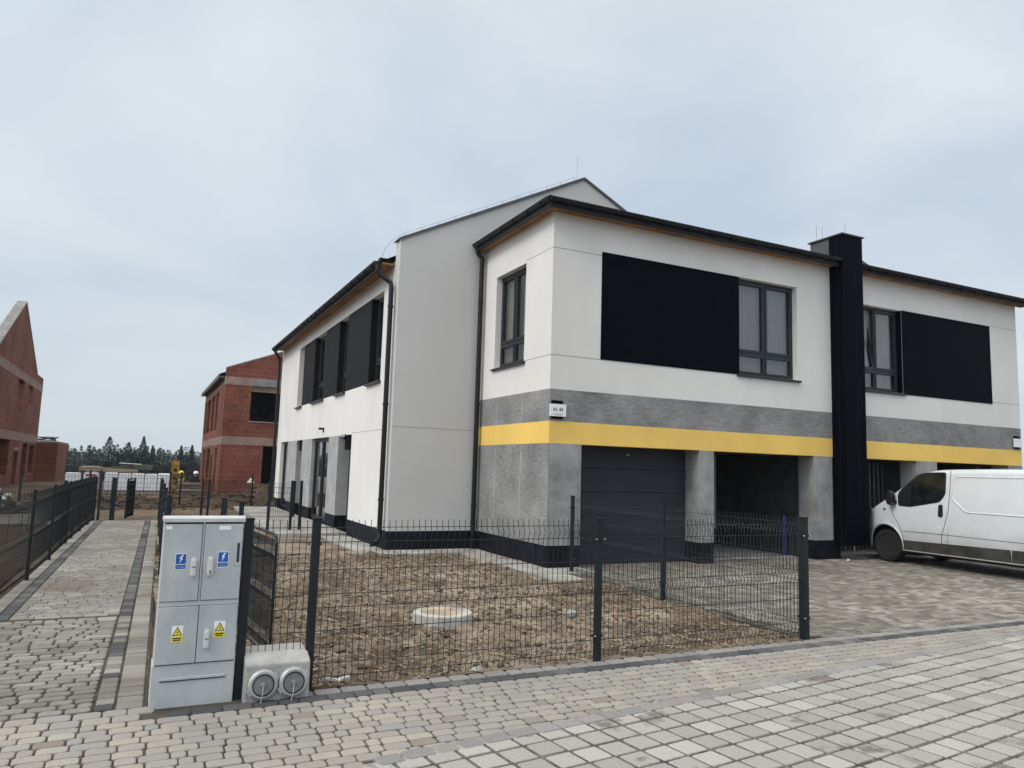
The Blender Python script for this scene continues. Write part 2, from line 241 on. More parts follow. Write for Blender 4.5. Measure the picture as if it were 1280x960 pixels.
# ------------------------------------------------------------------ mesh builder
class MB:
    def __init__(s): s.v = []; s.f = []; s.mi = []; s.cur = 0
    def add(s, vs, fs):
        o = len(s.v); s.v += [tuple(p) for p in vs]; s.f += [tuple(i + o for i in f) for f in fs]; s.mi += [s.cur] * len(fs); return s
    def box(s, x0, x1, y0, y1, z0, z1):
        return s.add([(x, y, z) for z in (z0, z1) for y in (y0, y1) for x in (x0, x1)], [(0, 2, 3, 1), (4, 5, 7, 6), (0, 1, 5, 4), (2, 6, 7, 3), (0, 4, 6, 2), (1, 3, 7, 5)])
    def obox(s, c, ax, ay, az):
        """box from centre and three half-axis vectors"""
        c, ax, ay, az = map(Vector, (c, ax, ay, az))
        return s.add([c + ax * i + ay * j + az * k for k in (-1, 1) for j in (-1, 1) for i in (-1, 1)], [(0, 2, 3, 1), (4, 5, 7, 6), (0, 1, 5, 4), (2, 6, 7, 3), (0, 4, 6, 2), (1, 3, 7, 5)])
    def prism(s, poly, fn, a, b):
        """poly: (u,v) list; fn(u,v,w)->xyz ; extruded w from a to b"""
        n = len(poly)
        return s.add([fn(u, v, a) for u, v in poly] + [fn(u, v, b) for u, v in poly], [tuple(range(n - 1, -1, -1)), tuple(range(n, 2 * n))] + [(i, (i + 1) % n, n + (i + 1) % n, n + i) for i in range(n)])
    def wall(s, us, vs, holes, fn, a, b):
        """slab with rectangular holes: only outer faces, sides of the holes included"""
        U = sorted(set(us) | {h[0] for h in holes} | {h[1] for h in holes}); V = sorted(set(vs) | {h[2] for h in holes} | {h[3] for h in holes})
        U = [u for u in U if us[0] <= u <= us[-1]]; V = [v for v in V if vs[0] <= v <= vs[-1]]
        def solid(i, j):
            if i < 0 or j < 0 or i >= len(U) - 1 or j >= len(V) - 1: return False
            cu, cv = (U[i] + U[i + 1]) / 2, (V[j] + V[j + 1]) / 2
            return not any(h[0] < cu < h[1] and h[2] < cv < h[3] for h in holes)
        for i in range(len(U) - 1):
            for j in range(len(V) - 1):
                if not solid(i, j): continue
                u0, u1, v0, v1 = U[i], U[i + 1], V[j], V[j + 1]
                for w in (a, b): s.add([fn(u0, v0, w), fn(u1, v0, w), fn(u1, v1, w), fn(u0, v1, w)], [(0, 1, 2, 3)])
                for di, dj, p, q in ((-1, 0, (u0, v0), (u0, v1)), (1, 0, (u1, v0), (u1, v1)), (0, -1, (u0, v0), (u1, v0)), (0, 1, (u0, v1), (u1, v1))):
                    if not solid(i + di, j + dj): s.add([fn(*p, a), fn(*q, a), fn(*q, b), fn(*p, b)], [(0, 1, 2, 3)])
        return s
    def tube(s, pts, r, n=6, caps=True):
        pts = [Vector(p) for p in pts]; rings = []; prev = None
        rr = r if isinstance(r, (list, tuple)) else [r] * len(pts)
        for i, p in enumerate(pts):
            d = (pts[min(i + 1, len(pts) - 1)] - pts[max(i - 1, 0)]).normalized()
            if prev is None: x = d.orthogonal().normalized()
            else:
                x = prev - d * prev.dot(d)
                x = x.normalized() if x.length > 1e-6 else d.orthogonal().normalized()
            y = d.cross(x); prev = x
            rings.append([p + (x * math.cos(2 * math.pi * k / n + .4) + y * math.sin(2 * math.pi * k / n + .4)) * rr[i] for k in range(n)])
        vs = [q for g in rings for q in g]
        fs = [(i * n + k, i * n + (k + 1) % n, (i + 1) * n + (k + 1) % n, (i + 1) * n + k) for i in range(len(pts) - 1) for k in range(n)]
        if caps: fs += [tuple(range(n - 1, -1, -1)), tuple((len(pts) - 1) * n + k for k in range(n))]
        return s.add(vs, fs)
    def lathe(s, prof, c, axis, n=24, caps=True):
        """prof: (r, h) list along axis from c"""
        c = Vector(c); d = Vector(axis).normalized(); x = d.orthogonal().normalized(); y = d.cross(x)
        vs = [c + d * h + (x * math.cos(2 * math.pi * k / n) + y * math.sin(2 * math.pi * k / n)) * r for r, h in prof for k in range(n)]
        fs = [(i * n + k, i * n + (k + 1) % n, (i + 1) * n + (k + 1) % n, (i + 1) * n + k) for i in range(len(prof) - 1) for k in range(n)]
        if caps: fs += [tuple(range(n)), tuple((len(prof) - 1) * n + k for k in range(n))]
        return s.add(vs, fs)
    def build(s, name, mats, parent=None, smooth=False, bevel=0, org=None, recalc=True):
        me = bpy.data.meshes.new(name)
        o = Vector(org) if org is not None else (parent['_o'] if parent is not None and '_o' in parent else Vector((0, 0, 0)))
        o = Vector(o)
        me.from_pydata([Vector(p) - o for p in s.v], [], s.f)
        for mm in (mats if isinstance(mats, (list, tuple)) else [mats]): me.materials.append(mm)
        if any(s.mi): me.polygons.foreach_set('material_index', s.mi)
        if recalc:
            bm = bmesh.new(); bm.from_mesh(me); bmesh.ops.recalc_face_normals(bm, faces=bm.faces); bm.to_mesh(me); bm.free()
        if smooth:
            me.polygons.foreach_set('use_smooth', [True] * len(me.polygons))
        ob = bpy.data.objects.new(name, me); COL.objects.link(ob)
        if parent is not None:
            ob.parent = parent; ob['_o'] = list(o)
        else:
            ob.location = o; ob['_o'] = list(o)
        if bevel:
            b = ob.modifiers.new('bevel', 'BEVEL'); b.width = bevel; b.segments = 2; b.limit_method = 'ANGLE'
        return ob
def tag(o, label=None, cat=None, group=None, kind=None):
    if label: o['label'] = label
    if cat: o['category'] = cat
    if group: o['group'] = group
    if kind: o['kind'] = kind
    return o
def thing(name, label, cat, loc, group=None):
    o = bpy.data.objects.new(name, None); COL.objects.link(o); o.location = loc; o.empty_display_size = .2; o['_o'] = list(loc)
    return tag(o, label, cat, group)
def struct(o): o['kind'] = 'structure'; return o
fY = lambda y0: (lambda u, v, w: (u, y0 - w, v))      # wall facing -Y : u = X, v = Z, w outwards
fX = lambda x0: (lambda u, v, w: (x0 - w, u, v))      # wall facing -X : u = Y
fZ = lambda u, v, w: (u, v, w)

# ------------------------------------------------------------------ ground
def fbm(x, y, s, o=4, seed=0):
    return noise.fractal(Vector((x * s, y * s, seed)), 1.0, 2.0, o)
def grid(name, xs, ys, zf, m, keep=None):
    b = MB(); nx, ny = len(xs), len(ys)
    b.v = [(x, y, zf(x, y)) for y in ys for x in xs]
    b.f = [(j * nx + i, j * nx + i + 1, (j + 1) * nx + i + 1, (j + 1) * nx + i) for j in range(ny - 1) for i in range(nx - 1) if keep is None or keep((xs[i] + xs[i + 1]) / 2, (ys[j] + ys[j + 1]) / 2)]
    b.mi = [0] * len(b.f)
    return b.build(name, m, smooth=True, recalc=False)
def frange(a, b, st):
    n = max(1, int(round((b - a) / st))); return [a + (b - a) * i / n for i in range(n + 1)]
def smooth01(t): t = max(0, min(1, t)); return t * t * (3 - 2 * t)
def terrain(x, y):
    d = math.hypot(x, y)
    z = -.035 - 3.6 * smooth01((d - 55) / 95)
    if d > 26: z += .10 * fbm(x, y, .35) * smooth01((d - 26) / 8)
    return z
xs = [-900, -500, -300, -200, -150, -110, -80, -60] + frange(-45, 45, .9) + [60, 80, 110, 150, 200, 300, 500, 900]
ys = [-900, -500, -200, -80, -30, -10, 0] + frange(8, 62, .9) + [70, 80, 95, 110, 130, 150, 200, 300, 500, 900]
struct(grid('ground', xs, ys, terrain, GROUND))

def paver(b, cx, cy, hx, hy, ca, sa, z, ch, tilt=.0):
    """one stone: bevelled octagon, hx/hy half sizes, ch cut corners"""
    o = len(b.v); tx, ty = random.uniform(-tilt, tilt), random.uniform(-tilt, tilt)
    for k, (dx, dz) in enumerate(((.007, 0), (.002, -.0025), (0, -.007), (0, -.022))):
        ax, ay = hx - dx, hy - dx; c = ch
        for px, py in ((ax - c, -ay), (ax, -ay + c), (ax, ay - c), (ax - c, ay), (-ax + c, ay), (-ax, ay - c), (-ax, -ay + c), (-ax + c, -ay)):
            b.v.append((cx + px * ca - py * sa, cy + px * sa + py * ca, z + dz + px * tx + py * ty))
    b.f.append(tuple(range(o, o + 8)))
    for k in range(3):
        for i in range(8): b.f.append((o + k * 8 + i, o + (k + 1) * 8 + i, o + (k + 1) * 8 + (i + 1) % 8, o + k * 8 + (i + 1) % 8))
    b.mi += [0] * 25
def pave(b, x0, x1, y0, y1, row, lens, keep, ang=0.0, z=0.0, gap=.012, ch=.018, jit=.0015, tilt=.006, org=(0, 0), stack=False, wob=.004):
    ca, sa = math.cos(ang), math.sin(ang); y = y0; r = 0
    while y < y1:
        x = x0 + (0 if stack else random.uniform(0, .2))
        while x < x1:
            L = random.choice(lens); cx, cy = x + L / 2, y + row / 2
            wx, wy = org[0] + cx * ca - cy * sa, org[1] + cx * sa + cy * ca
            if keep(wx, wy): paver(b, wx + random.uniform(-wob, wob) * .6, wy + random.uniform(-wob, wob), L / 2 - gap / 2, row / 2 - gap / 2, ca, sa, z + random.uniform(-jit, jit), ch, tilt)
            x += L
        y += row; r += 1
FY = 5.80
def road_line(x): return 4.30 + (x - 1.25) * .118 if x > 1.25 else 4.30 + (x - 1.25) * .9
LENS = (.09, .12, .15, .17, .17, .20)
RH = .107
def in_view(x, y): return y < 9 or True
b = MB(); pave(b, -9, 24, FY - .28 - 38 * RH, FY - .29, RH, LENS, lambda x, y: y > road_line(x) + .005, gap=.010, ch=.016)
pave(b, -9, .04, FY - .279, FY - .08, .139, LENS, lambda x, y: True, gap=.010)
struct(b.build('sidewalk', SIDEW, recalc=False))
b = MB(); pave(b, .09, 24, FY - .277, FY - .2, .137, (.14, .17, .2), lambda x, y: True)
struct(b.build('sidewalk_band', DARKROW, recalc=False))
b = MB(); pave(b, .72, 24, FY - .138, FY - .05, .137, (.14, .17, .2), lambda x, y: True)
struct(b.build('sidewalk_edge', EDGEROW, recalc=False))
# edge stones against the road and the road of big square stones
ra = math.atan(.118); b = MB()
pave(b, 0, 24, 0, .05, .135, (.17, .2), lambda x, y: True, ra, z=.006, org=(1.2, road_line(1.25) - .085), ch=.012)
struct(b.build('road_edge', EDGEROW, recalc=False))
b = MB(); pave(b, -2, 26, -4.6, -.1, .2, (.2,), lambda x, y: y < road_line(x) - .08 and x > -.5, ra + .0, org=(1.2, 4.3), gap=.026, ch=.008, stack=True, jit=.002)
struct(b.build('road', ROADP, recalc=False))
b = MB(); b.box(-14, 26, -5, FY, -.06, -.0125); struct(b.build('paving_bed', [JOINT]))
b = MB(); b.add([(1.3, 4.28, -.008), (1.0, 3.0, -.008), (.2, 0, -.008), (26, 0, -.008), (26, 7.2, -.008)], [(0, 1, 2, 3, 4)]); struct(b.build('road_bed', [GRIT]))
# path between the two fences (its axis leans a little to the right)
PA = .020
def path_x(y): return -.53 + (y - 10) * PA          # centre line
def lat(x, y): return x - path_x(y)
PL, PR = -.80, .68
bm_, bd_, be_ = MB(), MB(), MB()
LP = (.10, .14, .17, .2)
def pave_rows(b, y0, y1, row, lens, lf, rf, gap, ch, jit=.0015, tilt=.006, wob=.003):
    y = y0
    while y + row <= y1:
        x, xe = lf(y + row / 2), rf(y + row / 2); first = random.uniform(.3, 1)
        while x < xe - .03:
            L = random.choice(lens) * first; first = 1
            if x + L > xe - .05: L = xe - x
            paver(b, x + L / 2, y + row / 2 + random.uniform(-wob, wob), L / 2 - gap / 2, row / 2 - gap / 2, 1, 0, random.uniform(-jit, jit), ch, tilt); x += L
        y += row
pave_rows(bm_, FY + .012, 9.2, .1095, (.11, .15, .18, .22), lambda y: -4.2, lambda y: path_x(y) + .43, .015, .018, .004, .014)
pave_rows(bm_, 9.2, 22.65, .088, (.14, .2, .2, .24), lambda y: path_x(y) - .565, lambda y: path_x(y) + .437, .007, .003, wob=0)
struct(bm_.build('path', PATHP, recalc=False))
bd_ = MB(); bn_ = MB(); y = FY + .08
while y < 22.5:
    if not 17.6 < y < 18.6:
        paver(bn_ if y < 9.1 and random.random() < .55 else bd_, path_x(y) + .50, y, .056, .062, math.cos(-PA), math.sin(-PA), random.uniform(-.001, .001), .01, .006)
        if y > 9.25: paver(bd_, path_x(y) - .63, y, .056, .062, math.cos(-PA), math.sin(-PA), random.uniform(-.001, .001), .01, .006)
    y += .136
struct(bd_.build('path_band', DARKROW, recalc=False)); struct(bn_.build('path_band_worn', PATHP, recalc=False))
y = FY + .08
while y < 22.6:
    h = random.choice((.05, .068, .068)); paver(be_, path_x(y) + .655, y, .082, h, math.cos(-PA), math.sin(-PA), random.uniform(-.002, .002), .012, .008)
    if y > 9.2: paver(be_, path_x(y) - .775, y, .07, h, math.cos(-PA), math.sin(-PA), random.uniform(-.002, .002), .012, .008)
    y += 2 * h
struct(be_.build('path_edge', PATHP, recalc=False))
b = MB(); b.add([(path_x(FY) - 3.4, FY, -.0125), (path_x(FY) + .76, FY, -.0125), (path_x(22.7) + .76, 22.7, -.0125), (path_x(22.7) - .86, 22.7, -.0125), (path_x(9.3) - .86, 9.3, -.0125), (path_x(9) - 3.4, 8.9, -.0125)], [(0, 1, 2, 3, 4, 5)]); struct(b.build('path_bed', [JOINT]))
# driveway
b = MB(); pave(b, 6.5, 22, FY + .004, 11.70, RH, LENS, lambda x, y: x > 6.5, gap=.010, ch=.014)
struct(b.build('driveway', DRIVEP, recalc=False))
b = MB(); b.box(6.42, 24, FY + .002, 11.74, -.06, -.0125); struct(b.build('driveway_bed', [JOINT]))
b = MB()
for i in range(6):
    y0 = FY + .01 + i * .9; b.box(6.43 + i * .006, 6.485 + i * .006, y0, y0 + .893, -.05, -.003)
struct(b.build('driveway_kerb', GRIT, bevel=.006))
# dirt yard with trampled lumps
def yard_z(x, y):
    z = .03 * fbm(x, y, .45, 2, 8) + .034 * fbm(x, y, 1.1, 3, 3) + .034 * fbm(x, y, 4.2, 4, 9) + .024 * abs(fbm(x, y, 11, 3, 5)) - .022
    ed = min(y - FY, 1.0)
    return z * smooth01(ed / .35 + .25) + .012 * smooth01((y - 6) / 1.5)
struct(grid('dirt_yard', frange(.24, 6.42, .034), frange(FY + .005, 14.25, .034), yard_z, DIRT))
struct(grid('back_yard', frange(.36, 4.3, .08), frange(14.2, 23.2, .08), lambda x, y: .035 * fbm(x, y, 1.4, 4) + .0, DIRT))
def clods(name, n, xr, yr, smin, smax, m, zf, ok=lambda x, y: True, pw=2.2):
    b = MB()
    for _ in range(n):
        x, y = random.uniform(*xr), random.uniform(*yr)
        if not ok(x, y): continue
        s = smin + (smax - smin) * random.random() ** pw; z = zf(x, y) + s * .15
        o = len(b.v); k = 6; a0 = random.uniform(0, 6.28); st = random.uniform(.7, 1.5)
        rings = ((1.0, -.3), (.95, .15), (.55, .5))
        for rr, hh in rings:
            for i in range(k):
                a = a0 + 6.283 * i / k; q = s * rr * random.uniform(.5, 1.35)
                b.v.append((x + q * math.cos(a) * st, y + q * math.sin(a), z + s * hh * random.uniform(.6, 1.3)))
        for g in range(2):
            for i in range(k): b.f.append((o + g * k + i, o + g * k + (i + 1) % k, o + (g + 1) * k + (i + 1) % k, o + (g + 1) * k + i))
        b.f.append(tuple(o + 2 * k + i for i in range(k)))
    b.mi = [0] * len(b.f)
    ob = b.build(name, m, recalc=False)
    return ob
def clear(x, y): return not (5.62 < x and y > 10.1) and not (y > 13.6 and x > 3.7) and math.hypot(x - 3.02, y - 7.70) > .36
o = clods('dirt_clods', 15000, (.3, 6.38), (5.86, 13.9), .004, .040, CLOD, yard_z, clear, 3.8)
tag(o, 'loose brown dirt clods scattered over the fenced yard', 'soil', kind='stuff')
b = MB()
for _ in range(2600):
    x, y = random.uniform(.8, 6.3), FY + .05 + (13.6 - FY) * random.random() ** 1.4
    if not clear(x, y): continue
    a = random.uniform(0, 6.28); L = random.uniform(.02, .09); z = yard_z(x, y) + .012; w = random.uniform(.0015, .004); dx, dy = math.cos(a), math.sin(a)
    b.add([(x - dx * L - dy * w, y - dy * L + dx * w, z), (x - dx * L + dy * w, y - dy * L - dx * w, z + .002), (x + dx * L + dy * w, y + dy * L - dx * w, z + random.uniform(-.005, .03)), (x + dx * L - dy * w, y + dy * L + dx * w, z + .012)], [(0, 1, 2, 3)])
tag(b.build('straw_litter', mat('pale_straw', (.34, .28, .19), .9, .1, var=.3), recalc=False), 'dry straw and root bits strewn over the dirt yard', 'straw', kind='stuff')
# concrete edging round the house and the terrace behind
ap = MB()
ap.box(5.72, 6.255, 10.25, 13.66, -.05, .030); ap.box(6.26, 6.9, 10.62, 11.26, -.05, .024); ap.box(5.72, 6.255, 9.95, 10.245, -.05, .027)
ap.box(3.75, 6.255, 13.665, 14.28, -.05, .034); ap.box(3.75, 4.36, 14.285, 17.3, -.05, .034)
struct(ap.build('concrete_apron', APRON, bevel=.01))
tb = MB(); tb.box(2.75, 4.36, 17.4, 22.0, -.05, .09); tb.box(2.95, 4.36, 22.05, 28.2, -.05, .07); struct(tb.build('terrace', APRON, bevel=.01))
# dark soil and pale strips on the plot left of the path
def lot_z(x, y): return .03 * fbm(x, y, .9, 4, 2) - .01
struct(grid('dark_plot', frange(-9, -1.52, .15), frange(9.3, 21, .15), lot_z, DDIRT))
b = MB(); b.box(-14, -1.6, 21.1, 24.5, -.05, .03); struct(b.build('gravel_strip', GREYSTRIP))
# heaped soil in front of the brick shells
def mound_z(x, y):
    a = math.exp(-((x - 6.6) / 2.5) ** 2 - ((y - 33.5) / 2.2) ** 2) * 1.25 + math.exp(-((x - 2.6) / 1.6) ** 2 - ((y - 31.5) / 1.6) ** 2) * .38 + math.exp(-((x + 1.0) / 1.8) ** 2 - ((y - 30.5) / 1.6) ** 2) * .30
    return a * (1 + .35 * fbm(x, y, .9, 5, 4)) + .05 * fbm(x, y, 1.8, 4, 1) - .06
struct(grid('soil_heap', frange(-4, 12.5, .16), frange(27.5, 37.8, .16), mound_z, DDIRT))
o = clods('soil_lumps', 1500, (-3.5, 9), (27.5, 35), .03, .16, DDIRT, mound_z, pw=2.5); tag(o, 'dark soil lumps lying over the heap before the brick shells', 'soil', kind='stuff')

# ------------------------------------------------------------------ the white house
X0, YF, YB, XL, XE = 6.261, 11.267, 14.286, 4.367, 20.05
ZT, ZY0, ZY1, ZB, ZTOP = .393, 2.147, 2.536, 3.097, 6.30
house = thing('white_house', 'white plastered semi-detached house with grey and yellow bands above its garages', 'house', (13, 14, 0))
def win(fn, u0, u1, v0, v1, rec, cols, trans, parent=house, sill=True, curtain=True, tilt=None, name='window', sillout=.055, matf=None):
    """frame with casements; fn(u,v,w) w outwards from the wall face"""
    P = lambda w: w - rec
    F = MB()
    def bar(a, b_, c, d, w0, w1, lean=0):
        f2 = (lambda u, v, w: fn(u, v, w - max(0, (v - trans)) * lean)) if lean else fn
        F.prism([(a, c), (b_, c), (b_, d), (a, d)], f2, P(w0), P(w1))
    t = .055
    bar(u0, u0 + t, v0, v1, -.07, 0); bar(u1 - t, u1, v0, v1, -.07, 0); bar(u0 + t, u1 - t, v0, v0 + t, -.07, 0); bar(u0 + t, u1 - t, v1 - t, v1, -.07, 0)
    edges = [u0 + t + (u1 - u0 - 2 * t) * i / cols for i in range(cols + 1)]
    rows = [(v0 + t, v1 - t)] if trans is None else [(v0 + t, trans - .03), (trans + .03, v1 - t)]
    if trans is not None: bar(u0 + t, u1 - t, trans - .03, trans + .03, -.069, .001)
    panes = []
    for c in range(cols):
        if c: bar(edges[c] - .02, edges[c] + .02, v0 + t, v1 - t, -.068, .002)
        for ri, (a, b_) in enumerate(rows):
            lean = .14 if tilt == c and ri == len(rows) - 1 else 0
            l, r = edges[c] + (.021 if c else .001), edges[c + 1] - (.021 if c < cols - 1 else .001); s = .05 if ri == len(rows) - 1 else .028
            a += .002; b_ -= .002
            bar(l, l + s, a, b_, -.055, .016, lean); bar(r - s, r, a, b_, -.055, .016, lean); bar(l + s, r - s, a, a + s, -.055, .016, lean); bar(l + s, r - s, b_ - s, b_, -.055, .016, lean)
            panes.append((l + s, r - s, a + s, b_ - s, lean))
    w = F.build(name, matf or FRAME, parent)
    for l, r, a, b_, lean in panes:
        f2 = (lambda u, v, ww, lean=lean: fn(u, v, ww - max(0, (v - trans)) * lean)) if lean else fn
        g = MB(); g.prism([(l, a), (r, a), (r, b_), (l, b_)], f2, P(-.03), P(-.022)); g.build('pane', GLASS, w)
    if curtain:
        g = MB(); n = 40; k = u1 - u0
        for i in range(n):
            if curtain == 'gap' and 17 <= i <= 22: continue
            ua, ub = u0 + .03 + (k - .06) * i / n, u0 + .03 + (k - .06) * (i + 1) / n
            wa, wb = P(-.12 - (.012 if i % 2 else 0)), P(-.12 - (0 if i % 2 else .012))
            g.add([fn(ua, v0 + .03, wa), fn(ub, v0 + .03, wb), fn(ub, v1 - .02, wb), fn(ua, v1 - .02, wa)], [(0, 1, 2, 3)])
        g.build('curtain', CURT, w)
    if sill:
        g = MB(); g.prism([(u0 - .06, v0 - .055), (u1 + .06, v0 - .055), (u1 + .06, v0 - .012), (u0 - .06, v0 - .004)], fn, -rec + .005, sillout); g.build('sill', FRAME, w, bevel=.004)
    return w
# front block ---------------------------------------------------------
b = MB()
b.wall([X0, XE], [ZB, ZTOP], [(10.6, 12.22, 3.72, 5.72), (13.98, 15.56, 3.68, 5.62)], fY(YF), 0, -.32)
b.wall([YF + .3201, YB], [ZB, ZTOP], [(12.31, 13.64, 3.70, 5.60)], fX(X0), 0, -.32)
b.wall([YF + .3201, YB], [ZB, ZTOP], [], lambda u, v, w: (XE + w, u, v), 0, -.32)
b.build('wall', WHITE, house)
def ring(z0, z1): 
    b = MB(); b.box(X0, XE, YF, YF + .32, z0, z1); b.box(X0, X0 + .32, YF + .3201, YB, z0, z1); b.box(XE - .32, XE, YF + .3201, YB, z0, z1); return b
ring(ZY1, ZB - .0005).build('concrete_band', BOARD, house)
ring(ZY0, ZY1 - .0005).build('yellow_band', YELLOW, house)
b = MB(); b.box(X0, X0 + .32, YF + .42, YB, ZT, ZY0 - .0005); b.box(X0, X0 + .011, YF + .0008, YF + .42, ZT, ZY0 - .0005); sw = b.build('side_wall', BOARD, house)
b = MB()
PJ = mat('pale_joint', (.42, .42, .41), .8, .1)
for yy in (13.45, 12.33):
    for z0_, z1_ in ((ZT + .002, ZY0 - .002), (ZY1 + .001, ZB - .002)): b = MB(); b.box(X0 - .0025, X0 + .01, yy - .009, yy + .009, z0_, z1_); b.build('panel_joint', PJ, sw)
b = MB(); b.box(XE - .32, XE, YF + .42, YB, ZT, ZY0 - .0005); b.build('side_wall', BOARD, house)
PIL = ((X0 + .0112, 6.926), (9.58, 9.947), (12.665, 13.20), (15.96, 16.68), (19.47, XE))
for i, (a, c) in enumerate(PIL):
    b = MB(); b.box(a, c, YF, YF + .4199, ZT, ZY0 - .0005); b.build('pillar', PILLAR, house)
    b = MB(); b.box(a + .004, c - .004 + (.22 if i == 2 else 0), YF + .004 - (.0 if i != 2 else .0), YF + .418, -.05, ZT - .0005); b.build('plinth', PLINTH, house)
b = MB(); b.box(X0 + .004, X0 + .3, YF + .4185, YB - .001, -.05, ZT - .0005); b.build('plinth', PLINTH, house)
b = MB(); b.box(XE - .3, XE - .004, YF + .4185, YB - .001, -.05, ZT - .0005); b.build('plinth', PLINTH, house)
# thin joints in the render
j = .006
for z in (5.644, 3.704):
    b = MB(); b.box(X0 - .0015, 7.29, YF - .0015, YF + .004, z - j, z + j); b.build('joint', SEAM, house); b = MB(); b.box(X0 - .0015, X0 + .004, YF + .0041, 12.31, z - j, z + j); b.build('joint', SEAM, house)
    b = MB(); b.box(18.905, XE, YF - .0015, YF + .004, z - j, z + j); b.build('joint', SEAM, house)
b = MB(); b.box(7.29, 10.595, YF - .012, YF + .05, 3.705, 5.715); b.build('cladding_panel', BLACKP, house)
b = MB(); b.box(15.565, 18.905, YF - .012, YF + .05, 3.655, 5.63); b.build('cladding_panel', BLACKP, house)
win(fY(YF), 10.6, 12.22, 3.72, 5.72, .13, 2, 4.18)
win(fY(YF), 13.98, 15.56, 3.68, 5.62, .13, 2, 4.15, tilt=0)
win(fX(X0), 12.31, 13.64, 3.70, 5.60, .13, 2, 4.17, curtain='gap')
b = MB(); b.box(15.545, 15.5595, YF + .001, YF + .29, 3.682, 5.618); b.build('cladding_panel', BLACKP, house)
# garages
def garage_door(u0, u1):
    b = MB(); n = 5; h = (ZY0 + .02) / n
    for i in range(n): b.box(u0, u1, YF + .40, YF + .44, i * h + .006, (i + 1) * h - .0)
    d = b.build('garage_door', GDOOR, house, bevel=.005)
    g = MB(); g.box(u0 + (u1 - u0) * .47, u0 + (u1 - u0) * .47 + .05, YF + .385, YF + .41, 2.0, 2.02); g.build('handle', STEEL, d)
    b = MB(); b.box(u0, u1, YF + .412, YF + .43, .0, .1); b.build('seal', GAP, d)
garage_door(6.927, 9.579)
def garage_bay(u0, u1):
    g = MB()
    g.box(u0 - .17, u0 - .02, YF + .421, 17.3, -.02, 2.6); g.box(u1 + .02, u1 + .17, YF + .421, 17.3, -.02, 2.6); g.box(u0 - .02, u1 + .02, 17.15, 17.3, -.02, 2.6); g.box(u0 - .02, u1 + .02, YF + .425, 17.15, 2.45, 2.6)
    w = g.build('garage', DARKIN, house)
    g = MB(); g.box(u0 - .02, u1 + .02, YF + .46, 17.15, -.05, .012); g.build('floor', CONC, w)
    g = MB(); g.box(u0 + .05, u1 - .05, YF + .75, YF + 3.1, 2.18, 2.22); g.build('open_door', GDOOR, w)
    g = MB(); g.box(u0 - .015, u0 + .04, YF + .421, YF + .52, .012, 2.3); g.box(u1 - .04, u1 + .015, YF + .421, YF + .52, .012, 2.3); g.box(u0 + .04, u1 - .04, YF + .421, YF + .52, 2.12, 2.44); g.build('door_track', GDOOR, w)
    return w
gb = garage_bay(9.95, 12.66)
g = MB(); g.box(9.98, 12.63, 16.9, 17.1, 1.28, 1.33); g.build('shelf', DPLANK, gb)
gb = garage_bay(13.86, 15.95)
g = MB()
for i in range(14): g.box(13.9 + i * .15, 13.96 + i * .15, 12.1, 12.14, .05, 2.1)
g.build('steel_rods', FLASH, gb)
g = MB(); g.tube([(14.75, 12.02, .02), (14.75, 12.02, 2.1)], .018, 8); g.build('conduit', PIPEM, gb)
garage_bay(16.69, 19.46)
# the black chimney slab between the two halves
b = MB(); b.box(13.22, 13.85, YF - .35, YF - .003, .31, 6.97); 
ch = b.build('chimney', BLACKP, house)
b = MB(); b.box(13.23, 13.84, YF + .0, 11.78, 6.36, 6.969); b.build('parapet', FLASH, ch)
b = MB(); b.box(13.185, 13.885, YF - .385, 11.82, 6.972, 7.0); b.build('cap', FLASH, ch)
b = MB(); b.box(13.60, 13.606, YF - .3535, YF - .34, .32, 6.96); b.box(13.2165, 13.23, YF - .2, YF - .194, .32, 6.96); b.build('seam', GAP, ch)
for (x, y, h) in ((13.62, YF - .1, .32), (13.3, 11.5, .3), (13.4, 11.75, .42)): b = MB(); b.tube([(x, y, 7.02), (x, y, 7.02 + h)], .006, 5); b.build('lightning_rod', STEEL, ch)
# eaves, gutters
def gutter(p, q, out, n, r=.072, brk=None):
    """half round gutter from p to q, 'out' horizontal unit vector away from the wall"""
    p, q, out = Vector(p), Vector(q), Vector(out); d = (q - p); L = d.length; d.normalize(); b = MB()
    def prof(rr): return [out * (rr * math.sin(a)) + Vector((0, 0, -rr * math.cos(a))) for a in [math.pi * (i / 8 - .5) for i in range(9)]]
    for r0, a, c in [(r, 0, L)] + [(r + .013, L * (i + .5) / n - .022, L * (i + .5) / n + .022) for i in range(n)]:
        pr = prof(r0); k = len(pr)
        o = [p + d * a + v for v in pr] + [p + d * c + v for v in pr]
        b.add(o, [(i, i + 1, k + i + 1, k + i) for i in range(k - 1)] + [tuple(range(k)), tuple(range(k, 2 * k))])
    b.tube([p + out * r, q + out * r], .011, 6)
    return b
ga, gb_, gz = X0 - .245, YF - .285, 6.42
b = gutter((ga + .0, gb_, gz), (13.19, gb_, gz), (0, -1, 0), 13); g1 = b.build('gutter', GUTTER, house)
for i in range(13): x = X0 + .25 + i * .535; b = MB(); b.box(x - .014, x + .014, gb_ - .01, YF - .02, gz - .115, gz - .075); b.build('bracket', GUTTER, g1)
b = gutter((13.88, gb_, gz - .03), (20.35, gb_, gz - .03), (0, -1, 0), 12); g2 = b.build('gutter', GUTTER, house)
for i in range(12): x = 14.2 + i * .535; b = MB(); b.box(x - .014, x + .014, gb_ - .01, YF - .02, gz - .145, gz - .105); b.build('bracket', GUTTER, g2)
b = gutter((ga, gb_, gz), (ga, 14.27, gz), (-1, 0, 0), 6); b.build('gutter', GUTTER, house)
